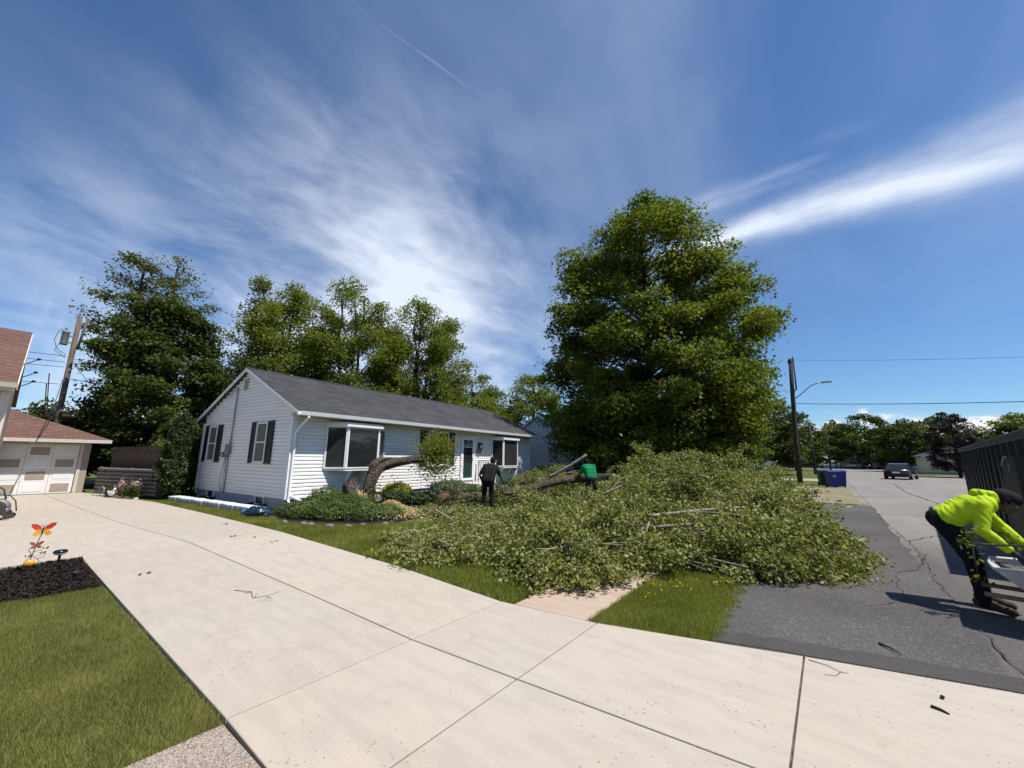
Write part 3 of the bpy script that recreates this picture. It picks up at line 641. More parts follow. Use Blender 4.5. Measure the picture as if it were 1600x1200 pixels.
for yy, s in ((1.95, .5), (2.55, .5), (11.2, .5), (12.0, .5)): MB().add([(.03, yy-.02, .62), (.03, yy+.02, .62), (.40, yy+.02, 1.115), (.40, yy-.02, 1.115), (.03, yy-.02, 1.115), (.03, yy+.02, 1.115)], [[0, 1, 2, 3], [0, 3, 4], [1, 5, 2], [2, 5, 4, 3]]).build('bay_bracket', MAT['trim_white'], house)
window(house, (.006, 6.42, 1.97), (1, 0, 0), 1.20, 1.36, 'glass', True, 1)
for s in (-1, 1): shutter(house, (.006, 6.42+s*.88, 1.97), (1, 0, 0), .40, 1.48)
# door
M = frame_M((.0, 8.47, 1.52), (1, 0, 0)); w, h = .86, 1.98
db = MB(); db.box(-w/2-.10, .0, -h/2-.02, -w/2, .075, h/2+.10, M).box(w/2, .0, -h/2-.02, w/2+.10, .075, h/2+.10, M).box(-w/2, .0, h/2, w/2, .075, h/2+.10, M)
door = db.build('door', MAT['trim_white'], house)
fr = MB(); fr.box(-w/2+.005, .03, -h/2, -w/2+.09, .07, h/2-.005, M).box(w/2-.09, .03, -h/2, w/2-.005, .07, h/2-.005, M).box(-w/2+.09, .03, h/2-.09, w/2-.09, .07, h/2-.005, M).box(-w/2+.09, .03, -h/2, w/2-.09, .07, -h/2+.10, M); fr.build('storm_door_frame', MAT['trim_white'], door)
MB().box(-w/2+.09, .04, -h/2+.10, w/2-.09, .05, -.18, M).build('lower_pane', MAT['glass_green'], door); MB().box(-w/2+.09, .04, -.18, w/2-.09, .05, h/2-.09, M).build('upper_pane', MAT['glass'], door)
fl_ = MB()
for rr in (.13, .28):
    fl_.tube([M @ Vector((rr*math.cos(PI*k/10), .054, h/2-.42+rr*1.0*math.sin(PI*k/10))) for k in range(11)], .010, 4)
for k in range(1, 5): a = PI*k/5; fl_.tube([M @ Vector((.05*math.cos(a), .054, h/2-.42+.05*math.sin(a))), M @ Vector((.28*math.cos(a), .054, h/2-.42+.28*math.sin(a)))], .009, 4)
fl_.box(-.30, .05, h/2-.44, .30, .06, h/2-.41, M); fl_.build('fan_light', MAT['trim_white'], door)
MB().box(-w/2+.12, .07, -.10, -w/2+.15, .12, .06, M).build('handle', MAT['grey_metal'], door)
# step, rail, lamp, number
MB().bbox(.06, 7.75, -.03, 1.25, 9.3, .44, .02).build('step', MAT['step_stone'], house); MB().bbox(1.26, 7.9, -.03, 1.6, 9.2, .22, .02).build('step', MAT['step_stone'], house)
hr = MB()
for x in (.16, 1.15): hr.box(x-.03, 9.18, .44, x+.03, 9.24, 1.42)
hr.box(.1, 9.17, 1.42, 1.2, 9.25, 1.47); hr.box(.19, 9.19, .55, 1.12, 9.23, .59)
for i in range(6): hr.box(.27+i*.15, 9.195, .59, .30+i*.15, 9.225, 1.42)
hr.build('handrail', MAT['trim_white'], house)
lp = MB(); lp.bbox(.0+.03, 9.28, 2.02, .07, 9.42, 2.34, .008); lp.box(.07, 9.33, 2.29, .16, 9.37, 2.32); lp.lathe([(.03, .16), (.11, .09), (.115, .07), (.09, .06)], 6, Matrix.Translation((.17, 9.35, 2.17)), False); lp.lathe([(.075, -.17), (.085, -.14), (.05, -.19)], 6, Matrix.Translation((.17, 9.35, 2.17)), False)
for k in range(6): a = PI/3*k; lp.tube([(.17+.085*math.cos(a), 9.35+.085*math.sin(a), 2.02), (.17+.10*math.cos(a), 9.35+.10*math.sin(a), 2.24)], .008, 4)
lamp = lp.build('wall_lantern', MAT['black'], house); MB().lathe([(.06, -.14), (.075, .07)], 8, Matrix.Translation((.17, 9.35, 2.17))).build('lamp_glass', MAT['trim_white'], lamp)
plq = MB().bbox(.03, 9.17, 1.82, .055, 9.55, 1.97, .006).build('number_plaque', MAT['black'], house)
tc = bpy.data.curves.new('number', 'FONT'); tc.body = '4916'; tc.size = .13; tc.align_x = 'CENTER'; tc.extrude = .003
to = bpy.data.objects.new('house_number', tc); col.objects.link(to); dg = bpy.context.evaluated_depsgraph_get(); nm = bpy.data.meshes.new_from_object(to.evaluated_get(dg)); bpy.data.objects.remove(to)
nm.transform(Matrix(((0, 0, 1, .061), (1, 0, 0, 9.36), (0, 1, 0, 1.85), (0, 0, 0, 1)))); nm.materials.clear(); link('house_number', nm, MAT['trim_white'], plq)

# ================================================================ neighbouring buildings
def simple_house(name, label, loc, rz_, W_, L_, wb, wt, ridge, siding, roofm, front=(), gable=(), trim='trim_white', ex=.4, boards=0.15, cat='house', axis='y'):
    """gabled box: local x from 0 (front, facing +x) to -W_, y from 0 to L_, ridge along y"""
    root = empty(name, loc, rz_, label, cat); m_ = MAT[siding]
    MB().box(-W_+.03, .03, -.1, -.03, L_-.03, wb+.01).build('foundation', MAT['foundation'], root)
    ez = wt; sl = (ridge-ez)/(W_/2+ex); zw = ez+ex*sl-.08
    g1 = [(-W_, 0, wb), (0, 0, wb), (0, 0, zw), (-W_/2, 0, ridge-.08), (-W_, 0, zw)]
    MB().add(g1+[(x, L_, z) for x, y, z in g1], [[0, 1, 2, 3, 4], [9, 8, 7, 6, 5]]+[[i, 5+i, 5+(i+1) % 5, (i+1) % 5] for i in range(5)]).build('wall', m_, root)
    if boards:
        clapboards(root, L_-.1, wb, wt-.05, boards, wallM((.002, L_-.05, 0), (0, -1, 0), (1, 0, 0)), m_)
        clapboards(root, W_-.1, wb, zw, boards, wallM((-.05, -.002, 0), (-1, 0, 0), (0, -1, 0)), m_)
    shingle_face(root, [(ex, -.2, ez), (ex, L_+.2, ez), (-W_/2, L_+.2, ridge), (-W_/2, -.2, ridge)], MAT[roofm], 'roof', .16); shingle_face(root, [(-W_-ex, L_+.2, ez), (-W_-ex, -.2, ez), (-W_/2, -.2, ridge), (-W_/2, L_+.2, ridge)], MAT[roofm], 'roof', .16)
    MB().box(ex-.03, -.19, ez-.16, ex+.005, L_+.19, ez-.055).build('fascia', MAT[trim], root)
    MB().box(.0, -.18, ez-.16, ex-.03, L_+.18, ez-.145).build('soffit', MAT['soffit'], root)
    for s in (1, -1):
        x0 = ex if s > 0 else -W_-ex
        for y in (-.22, L_+.20): MB().add([(x0, y, ez-.18), (-W_/2, y, ridge-.18), (-W_/2, y, ridge-.02), (x0, y, ez-.02), (x0, y+.02, ez-.18), (-W_/2, y+.02, ridge-.18), (-W_/2, y+.02, ridge-.02), (x0, y+.02, ez-.02)], [[0, 1, 2, 3], [7, 6, 5, 4], [0, 4, 5, 1], [1, 5, 6, 2], [2, 6, 7, 3], [3, 7, 4, 0]]).build('rake_board', MAT[trim], root)
    for (y, z, w, h) in front: window(root, (.004, y, z), (1, 0, 0), w, h, 'glass', True, 1 if w > 1.2 else 0, trim)
    for (x, z, w, h) in gable: window(root, (-x, -.004, z), (0, -1, 0), w, h, 'glass', True, 0, trim)
    return root
# tan house at the left edge
th = empty('tan_house', (-16.55, -.31, 0), 0, 'tan sided house with brown shingle roof and white gutter at the left edge', 'house')
MB().box(-7.4, -9, -.1, 0, 0, .25).build('foundation', MAT['foundation'], th)
gg = [(-7.4, 0, .25), (0, 0, .25), (0, 0, 3.3), (-3.7, 0, 5.3), (-7.4, 0, 3.3)]
MB().add(gg+[(x, -9, z) for x, y, z in gg], [[0, 1, 2, 3, 4][::-1], [5, 6, 7, 8, 9]]+[[i, (i+1) % 5, 5+(i+1) % 5, 5+i] for i in range(5)]).build('wall', MAT['siding_tan'], th)
clapboards(th, 8.8, .25, 3.15, .19, wallM((.002, -.13, 0), (0, -1, 0), (1, 0, 0)), MAT['siding_tan'])
MB().box(-.13, -.13, .25, .04, .035, 3.16).build('corner_board', MAT['trim_cream'], th)
shingle_face(th, [(.40, -9.2, 3.36), (.40, .10, 3.36), (-3.7, .10, 5.52), (-3.7, -9.2, 5.52)], MAT['shingle_brown'], 'roof'); shingle_face(th, [(-7.8, .10, 3.36), (-7.8, -9.2, 3.36), (-3.7, -9.2, 5.52), (-3.7, .10, 5.52)], MAT['shingle_brown'], 'roof')
MB().box(-.0, -9.1, 3.17, .38, .08, 3.19).build('soffit', MAT['soffit'], th); MB().box(.37, -9.15, 3.17, .395, .09, 3.31).build('fascia', MAT['trim_cream'], th)
gt = MB(); gt.add([(.398+a, y, 3.34+b) for y in (-9.1, .12) for a, b in pf], [[i, (i+1) % 9, 9+(i+1) % 9, 9+i] for i in range(9)]+[list(range(9))[::-1], list(range(9, 18))]); gt.build('gutter', MAT['trim_cream'], th)
MB().add([(.40, .10, 3.18), (-3.7, .10, 5.34), (-3.7, .10, 5.46), (.40, .10, 3.30), (.40, .125, 3.18), (-3.7, .125, 5.34), (-3.7, .125, 5.46), (.40, .125, 3.30)], [[0, 1, 2, 3], [7, 6, 5, 4], [0, 4, 5, 1], [1, 5, 6, 2], [2, 6, 7, 3], [3, 7, 4, 0]]).build('rake_board', MAT['trim_cream'], th)
for i, (dx, z) in enumerate(((-.9, 4.22), (-1.1, 3.86), (-1.3, 3.62))):
    MB().tube([(dx, .05, z-.22), (dx, .22, z-.1), (dx, .34, z)], .012, 5).ell((dx, .36, z+.02), (.055, .045, .035), 10, 7).build('insulator', MAT['black'], th)
# garage with hip roof and chequered sectional door
ga = empty('garage', (-24.4, 0, 0), 0, 'tan garage with brown hip roof and white sectional door', 'garage')
GY0, GY1, GZ = -4.2, 2.02, 2.16
gw = MB(); gw.box(-6.2, GY0, -.05, -.16, GY1-.002, GZ-.05); gw.box(-.16, 1.74, -.05, 0, GY1, GZ-.05); gw.box(-.16, GY0, -.05, 0, -3.2, GZ-.05); gw.box(-.16, -3.2, 1.92, -.001, 1.74, GZ-.05); gw.build('wall', MAT['siding_tan'], ga)
o_ = .5; e0, e1 = GY0-o_, GY1+o_; yr = (GY0+GY1)/2; ridge = 3.7; xr = -3.1-o_*.2
for P_ in ([(o_, e0, GZ), (o_, e1, GZ), (-2.7, yr, ridge)], [(o_, e1, GZ), (-6.7, e1, GZ), (-3.6, yr, ridge), (-2.7, yr, ridge)], [(-6.7, e0, GZ), (o_, e0, GZ), (-2.7, yr, ridge), (-3.6, yr, ridge)], [(-6.7, e1, GZ), (-6.7, e0, GZ), (-3.6, yr, ridge)]): shingle_face(ga, P_, MAT['shingle_brown'], 'roof')
MB().box(o_-.02, e0, GZ-.14, o_+.07, e1+.03, GZ-.005).build('gutter', MAT['trim_cream'], ga); MB().box(-6.6, e0+.01, GZ-.13, o_-.02, e1-.01, GZ-.115).build('soffit', MAT['soffit'], ga); MB().box(-6.6, e1-.01, GZ-.14, o_-.02, e1+.02, GZ-.04).build('fascia', MAT['trim_cream'], ga)
MB().box(-.10, 1.72, 0, .02, 1.82, 1.98).box(-.10, -3.28, 0, .02, -3.2, 1.98).box(-.10, -3.2, 1.90, .02, 1.72, 1.98).build('door_trim', MAT['trim_cream'], ga)
gd = empty('garage_door'); gd.parent = ga
PW, PH = 4.9/7, 1.90/4
for r_ in range(4):
    for c_ in range(7):
        y1_ = 1.71-c_*PW; y0_ = y1_-PW; z0_ = .005+r_*PH; tan_ = ((c_+ (0, 1, 0, 1)[r_]) % 2 == 0) if r_ in (0, 2) else ((c_+r_//2) % 2 == 0)
        tan_ = (r_, c_ % 2) in ((0, 0), (1, 1), (2, 0), (3, 1))
        p = MB(); p.bbox(-.12, y0_+.003, z0_+.003, -.075, y1_-.003, z0_+PH-.003, .006)
        p.bbox(-.078, y0_+.10, z0_+.09, -.066, y1_-.10, z0_+PH-.09, .010); po = p.build('door_panel', MAT['trim_white'], gd)
        if tan_: MB().box(-.066, y0_+.10, z0_+.085, -.062, y1_-.10, z0_+PH-.085).build('tan_inset', MAT['siding_tan'], po)
gl = MB(); gl.lathe([(.10, 0), (.10, .03), (.03, .05), (.03, .09)], 12, Matrix.Translation((.0, .42, 2.03)) @ Matrix.Rotation(PI/2, 4, 'Y')); gl.lathe([(.02, .08), (.14, .02), (.15, -.02), (.0, -.0)], 12, Matrix.Translation((.14, .42, 2.0))); gl.ell((.14, .42, 1.96), (.07, .07, .06), 10, 7); gl.build('floodlight', MAT['trim_cream'], ga)
# white house beyond, and the houses down the street
simple_house('next_door_house', 'pale grey sided house end behind the white bungalow and the big tree', (-13.6, 24.5, 0), R(2), 6.4, 11, .3, 2.75, 4.9, 'siding_grey', 'shingle_grey', [(2.5, 1.7, 1.4, 1.1), (7, 1.7, .9, 1.1)], [(2, 1.8, .8, 1.1), (4.6, 1.8, .8, 1.1)])
simple_house('brown_roof_house', 'low house with a brown roof glimpsed above the branch pile', (-8.6, 43, 0), R(2), 7, 10, .2, 2.4, 4.0, 'siding_tan', 'shingle_brown', [(3, 1.5, 1.2, 1)], [(3, 1.5, .8, 1)], boards=0)
simple_house('pale_roof_house', 'small white house with pale roof glimpsed behind the branch pile', (-7.2, 56, 0), R(4), 6, 9, .2, 2.5, 3.8, 'siding_white', 'shingle_grey', [(3, 1.5, 1.2, 1)], [(3, 1.5, .9, 1)], boards=0)
simple_house('grey_gable_house', 'small grey house under the trees left of the far street', (-9.5, 78, 0), R(0), 7, 10, .2, 2.5, 4.0, 'siding_grey', 'shingle_grey', [(3, 1.5, 1.2, 1)], [(2, 1.5, .9, 1), (5, 1.5, .9, 1)], boards=0)
ch = simple_house('cream_house', 'cream house with a low gable behind the dark purple tree', (15.8, 79, 0), R(0), 5.2, 10, .2, 2.4, 3.7, 'siding_cream', 'shingle_grey', [(3, 1.5, 1.2, 1)], [(1.5, 1.45, .9, 1.0), (3.6, 1.45, .9, 1.0)], boards=0)
simple_house('grey_ranch', 'long low grey house behind the moving dark car', (2.0, 121, 0), R(-90), 8, 22, .2, 2.6, 4.3, 'siding_grey', 'shingle_grey', [(3, 1.6, 1.4, 1.1), (9, 1.6, 1.4, 1.1), (15, 1.6, 1.0, 1.1), (19, 1.6, 1, 1.1)], (), boards=0)
simple_house('white_garage_house', 'pale house with an open carport beside the far parked cars', (-18, 122, 0), R(-90), 8, 12, .2, 2.8, 4.8, 'siding_white', 'shingle_grey', [(3, 1.6, 1.4, 1.1), (8, 1.5, 2.4, 1.9)], (), boards=0)
simple_house('brick_low_house', 'low brown brick house at the right behind the purple tree', (25, 82, 0), R(0), 7, 10, .1, 2.2, 3.2, 'siding_tan', 'shingle_brown', [(3, 1.4, 1.2, .9)], [(2, 1.4, .9, .9), (5, 1.4, .9, .9)], boards=0)
# ================================================================ trees
def interp(tab, t):
    return float(np.interp(t, [p[0] for p in tab], [p[1] for p in tab]))
def tree(name, label, base, H, prof, trunk_r, n_limb, n_leaf, leaf, lm, seed, crown0=.2, rise=.5, group='', droop=0., clump=(.55, .34), bark='bark', side=None, twigs=7, trunk_top=.93, up=.7, multi=1, bare=0., lean=(0, 0), spread=1., cat='tree', billow=None, fill=(.80, 1.06), vary=(-.18, .34), low=.92):
    """trunk and limbs grown to fill an outline; leaves hang in flat sprays along the twigs.
    prof: radius at each share of the height; side(az, t): factor that makes the outline uneven"""
    global rng
    rr = np.random.default_rng(seed); rng = rr
    root = empty(name, base, 0, label, cat, group or None)
    wd = MB(); anchors = []; dirs = []; wts = []
    def stem(p0, p1, r0, r1, n=6, wob_=.10, sides=8):
        p0, p1 = np.array(p0, float), np.array(p1, float); pts = []
        for i in range(n+1):
            t = i/n; q = p0+(p1-p0)*t
            if 0 < i: q = q+rr.normal(0, wob_, 3)*np.array([1, 1, .3])
            pts.append(q)
        wd.tube(pts, [r0+(r1-r0)*i/n for i in range(n+1)], sides); return pts
    tops = []
    for k in range(multi):
        a = 2*PI*k/multi+rr.random(); o = np.array([math.cos(a), math.sin(a), 0])*(0 if multi == 1 else 1)
        tops.append((np.array([0, 0, -.1])+o*trunk_r*.8, np.array([lean[0], lean[1], H*trunk_top])+o*(H*.075)))
    trunks = [stem(a, b, trunk_r*(1 if multi == 1 else .62), .05, 8, H*.008, 10) for a, b in tops]
    def trunk_at(z, k):
        pts = trunks[k]; zs = [p[2] for p in pts]; return np.array([np.interp(z, zs, [p[0] for p in pts]), np.interp(z, zs, [p[1] for p in pts]), z])
    for i in range(n_limb):
        t = crown0+(.985-crown0)*((i+.5)/n_limb)**low; az = i*2.39996+rr.normal(0, .25); f = side(az, t) if side else 1.
        Rm = interp(prof, t)*f*rr.uniform(*fill)
        z1 = H*t; zs = max(H*crown0*.75, z1-Rm*rise*rr.uniform(.6, 1.2)); k = i % multi
        s = trunk_at(min(zs, H*trunk_top*.98), k); c = trunk_at(min(z1, H*trunk_top*.99), k)*(1 if multi == 1 else .3)
        e = np.array([c[0]+math.cos(az)*Rm, c[1]+math.sin(az)*Rm, z1-droop*Rm*rr.uniform(.4, 1.1)])
        n = 6; lim = []
        for j in range(n+1):
            u_ = j/n; q = s+(e-s)*u_; q[2] += Rm*.10*math.sin(PI*u_); q += rr.normal(0, .035*Rm*u_, 3)*np.array([1, 1, .4]); lim.append(q)
        r0 = max(.022, trunk_r*.30*(1-t)+.02); wd.tube(lim, [r0*(1-.85*j/n)+.006 for j in range(n+1)], 5)
        o = np.array([math.cos(az), math.sin(az), 0])
        nt = max(4, int(twigs*(.5+Rm/6)))
        for j in range(nt):
            u_ = .30+.70*((j+rr.random())/nt)**.85; m_i = u_*n; a0 = int(min(m_i, n-1)); p = lim[a0]+(lim[a0+1]-lim[a0])*(m_i-a0)
            sgn = -1 if j % 2 else 1; ang = az+sgn*rr.uniform(.35, 1.15)*(1.05-.6*u_); L = (.16+.24*(1-u_))*Rm*rr.uniform(.6, 1.2)*spread+.35
            tip = p+np.array([math.cos(ang)*L, math.sin(ang)*L, L*rr.uniform(*vary)+(-.12*droop*L)])
            wd.tube([p, (p+tip)/2+rr.normal(0, .05*L, 3), tip], [max(.012, r0*.35), .010, .005], 3, False)
            for q_ in range(3):
                v = .35+.65*rr.random(); anchors.append(p+(tip-p)*v); dirs.append((tip-p)/L); wts.append(L*(.7+.6*u_))
        anchors.append(lim[-1]); dirs.append(o); wts.append(.8)
    A = np.array(anchors); Dv = np.array(dirs); w = np.array(wts)
    if bare:
        keepa = rr.random(len(A)) > bare; A, Dv, w = A[keepa], Dv[keepa], w[keepa]
    w = w*rr.uniform(.35, 1.6, len(w)); w /= w.sum()
    ix = rr.choice(len(A), n_leaf, p=w); C = A[ix]+np.clip(rr.normal(0, 1, (n_leaf, 3)), -1.5, 1.5)*np.array([clump[0], clump[0], clump[1]])*rr.uniform(.5, 1.0, (n_leaf, 1))
    if billow:      # rounded leaf masses at the limb ends, fuller on top than underneath
        nb_, br, bz, fr = billow; kb = rr.choice(len(A), nb_, p=w); rs = rr.uniform(.65, 1.35, nb_); nl = int(n_leaf*fr); pw = rs**2; j = rr.choice(nb_, nl, p=pw/pw.sum())
        dd = unit(rr.normal(size=(nl, 3))); dd[:, 2] = np.where((dd[:, 2] < 0) & (rr.random(nl) < .6), -dd[:, 2], dd[:, 2]); rad = (rr.random(nl)**.35)*(1+.22*np.sin(dd[:, 0]*7+j)*np.sin(dd[:, 1]*6+j*2.1))
        Cb = A[kb[j]]+dd*rad[:, None]*np.array([br, br, bz])*rs[j][:, None]; keep_ = rr.random(len(C)) > fr; C = np.concatenate([C[keep_], Cb])
    C = C[C[:, 2] > H*.045]
    ctr = np.array([lean[0]*.5, lean[1]*.5, H*.5]); outw = unit(C-ctr)*.35
    me = leaf_mesh('crown', C, leaf*1.08, up, .62, nrm=outw, tri=True)
    wd.build('trunk', MAT[bark], root); link('crown', me, MAT[lm], root)
    return root
def uneven(seed, amp=.22, waves=4):
    r_ = random.Random(seed); k = [(r_.randint(1, 5), r_.uniform(1, 9), r_.uniform(0, 6.3)) for _ in range(waves)]
    return lambda az, t: 1+amp*sum(math.sin(a*az+b*t*2+c) for a, b, c in k)/waves*1.6
big_side = uneven(3, .09)
tree('shade_tree', 'tall full green shade tree rising behind the cut branches', (-9.2, 26.7, 0), 19.9, [(.05, 4.6), (.12, 5.9), (.22, 6.6), (.34, 6.8), (.45, 6.8), (.58, 6.2), (.70, 5.5), (.80, 4.7), (.88, 3.7), (.94, 2.5), (.985, 1.4)], .46, 185, 190000, .215, 'leaf_big', 11, .075, .38, droop=.06, clump=(.52, .24), billow=(520, 1.10, .66, .80), fill=(.86, 1.02), vary=(-.35, .6), low=1.12, side=big_side, twigs=9, up=.9)
tree('old_tree', 'tall thin-crowned tree beside the utility pole behind the garage', (-31.2, 3.9, 0), 13.9, [(.3, 1.6), (.5, 2.2), (.65, 2.7), (.8, 2.3), (.92, 1.4), (.985, .5)], .26, 52, 13000, .15, 'leaf_left', 21, .42, .8, billow=(70, .5, .32, .5), clump=(.42, .25), side=uneven(5, .25), multi=2)
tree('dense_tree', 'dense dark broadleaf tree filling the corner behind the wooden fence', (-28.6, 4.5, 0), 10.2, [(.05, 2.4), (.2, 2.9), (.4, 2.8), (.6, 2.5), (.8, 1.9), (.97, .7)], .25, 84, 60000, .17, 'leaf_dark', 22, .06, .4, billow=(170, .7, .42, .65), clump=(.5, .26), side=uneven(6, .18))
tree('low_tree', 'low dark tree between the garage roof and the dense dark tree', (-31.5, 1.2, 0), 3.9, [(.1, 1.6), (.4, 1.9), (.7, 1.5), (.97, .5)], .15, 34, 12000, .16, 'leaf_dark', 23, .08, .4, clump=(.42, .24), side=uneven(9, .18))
tree('backyard_tree', 'green tree behind the roof ridge nearest the gable peak', (-31.4, 10.9, 0), 14.6, [(.15, 2.8), (.35, 3.3), (.55, 3.2), (.75, 2.6), (.9, 1.6), (.985, .5)], .28, 66, 60000, .17, 'leaf_mid', 31, .14, 1.0, billow=(170, .85, .75, .72), clump=(.42, .32), side=uneven(11, .2), multi=3, up=.6)
tree('backyard_tree', 'green tree behind the middle of the roof ridge, second of three', (-29.2, 15.8, 0), 15.3, [(.15, 3.6), (.35, 4.1), (.55, 4.0), (.75, 3.4), (.9, 2.0), (.985, .5)], .30, 72, 74000, .17, 'leaf_mid', 32, .14, 1.0, billow=(200, .9, .8, .72), clump=(.42, .32), side=uneven(12, .2), multi=3, up=.6)
tree('backyard_tree', 'green tree behind the ridge, right-hand one of three tall trees', (-26.6, 20.6, 0), 14.9, [(.12, 3.9), (.35, 4.3), (.55, 4.1), (.75, 3.3), (.9, 1.9), (.985, .5)], .30, 76, 78000, .17, 'leaf_mid', 33, .10, 1.0, billow=(210, .9, .8, .72), clump=(.42, .32), side=uneven(13, .2), multi=3, up=.6)
tree('yard_tree', 'dark tree low behind the gable peak of the white house', (-27.8, 8.6, 0), 7.6, [(.1, 2.0), (.4, 2.4), (.7, 1.9), (.97, .6)], .2, 46, 22000, .16, 'leaf_dark', 34, .10, .5, clump=(.45, .26), side=uneven(15, .2))
tree('yard_tree', 'round green tree past the far end of the grey roof', (-29.0, 29.6, 0), 10.4, [(.1, 3.0), (.4, 3.9), (.65, 3.7), (.85, 2.4), (.985, .8)], .25, 60, 26000, .22, 'leaf_mid', 35, .08, .6, billow=(110, .8, .5, .65), clump=(.5, .35), side=uneven(16, .2))
tree('yard_tree', 'small green tree between the grey roof and the big shade tree', (-23.4, 33.0, 0), 10.2, [(.1, 3.0), (.4, 3.7), (.65, 3.3), (.85, 2.2), (.985, .8)], .25, 60, 26000, .22, 'leaf_mid', 36, .08, .6, billow=(110, .8, .5, .65), clump=(.5, .35), side=uneven(17, .2))
tree('yard_tree', 'small tree filling the gap behind the bungalow roof end', (-24.5, 26.0, 0), 7.0, [(.1, 2.4), (.4, 3.2), (.7, 2.6), (.97, .8)], .2, 46, 15000, .24, 'leaf_mid', 37, .08, .5, clump=(.5, .3), side=uneven(18, .2))
# trees along and across the street
ST = [('street_tree', 'tall dark green tree beside the street light pole', (-7.0, 58, 0), 10.4, 5.2, 26000, 'leaf_dark', .30), ('street_tree', 'dark tree standing just left of the street light pole base', (-8.6, 47, 0), 7.4, 4.0, 15000, 'leaf_dark', .28),
 ('street_tree', 'green tree behind the second utility pole down the street', (-4.6, 86, 0), 9.4, 4.4, 12000, 'leaf_dark', .36), ('street_tree', 'far green tree where the street bends away', (-7, 108, 0), 10, 5.0, 10000, 'leaf_mid', .42),
 ('street_tree', 'wide green tree at the centre of the far street end', (7.0, 116, 0), 11.6, 6.6, 15000, 'leaf_dark', .44), ('street_tree', 'dark spreading tree behind the moving car', (10.6, 92, 0), 8.0, 4.6, 12000, 'leaf_dark', .36),
 ('street_tree', 'small light green tree left of the wide far tree', (1.5, 126, 0), 10.5, 5.0, 9000, 'leaf_mid', .45), ('street_tree', 'far tree filling the skyline between wide tree and purple tree', (20, 128, 0), 11, 7.5, 11000, 'leaf_dark', .5),
 ('street_tree', 'green tree behind the purple tree at its right', (23, 96, 0), 8.8, 5.4, 11000, 'leaf_mid', .40), ('street_tree', 'green tree showing over the dark container', (22.5, 70, 0), 6.6, 4.6, 12000, 'leaf_mid', .32), ('street_tree', 'dark small tree over the container beside the purple tree', (17.5, 74, 0), 6.4, 3.0, 8000, 'leaf_dark', .32)]
for i, (nm_, lb, b, H, Rr, nl, lm, ls) in enumerate(ST):
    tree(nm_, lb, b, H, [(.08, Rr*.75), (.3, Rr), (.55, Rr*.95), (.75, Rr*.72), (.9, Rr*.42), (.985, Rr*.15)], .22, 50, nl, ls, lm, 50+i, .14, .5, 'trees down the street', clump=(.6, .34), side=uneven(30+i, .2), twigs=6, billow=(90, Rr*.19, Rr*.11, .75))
tree('purple_tree', 'dark purple-leaved tree on the lawn across the street', (11.0, 64, 0), 6.9, [(.08, 1.3), (.2, 1.9), (.45, 1.95), (.7, 1.7), (.88, 1.2), (.985, .6)], .16, 60, 16000, .16, 'leaf_purple', 71, .10, .7, billow=(90, .40, .26, .6), clump=(.30, .20), side=uneven(41, .18))
tw = tree('overhanging_tree', 'sparse leafy branch tips reaching in above the dark container', (17.0, 40.5, 0), 5.5, [(.5, 1.6), (.7, 2.6), (.9, 1.6), (.985, .8)], .12, 16, 1300, .20, 'leaf_mid', 72, .45, .4, clump=(.22, .14), side=uneven(42, .2), twigs=5)
# a distant band of trees that reads as one mass
n = 26000; X = rng.uniform(-150, 170, n); Y = 150+rng.uniform(0, 16, n); top = 10+2.6*np.sin(X*.11)+2.0*np.sin(X*.31+1)+1.2*np.sin(X*.83)
C = np.stack([X, Y, rng.random(n)**.6*top], 1)
n3 = 14000; Ye = rng.uniform(-70, 50, n3); Xe = 42+rng.uniform(0, 10, n3); C = np.concatenate([C, np.stack([Xe, Ye, rng.random(n3)**.6*(9+2.4*np.sin(Ye*.19)+1.6*np.sin(Ye*.47))], 1)])  # unseen trees across the street, added to darken the window reflections
n2 = 42000; Yb = rng.uniform(-60, 150, n2); Xb = -58-rng.uniform(0, 10, n2); tb = 5.2+1.2*np.sin(Yb*.21)+.9*np.sin(Yb*.5+1)+.5*np.sin(Yb*1.3); C = np.concatenate([C, np.stack([Xb, Yb, rng.random(n2)**.6*tb], 1)])
tag(link('treeline', leaf_mesh('treeline', C, np.where(C[:, 0] < -57, .45, 1.15), .8, .7, tri=True), MAT['leaf_dark']), 'distant band of trees beyond the houses, plus an unseen stretch added for reflections', 'trees', kind='stuff')

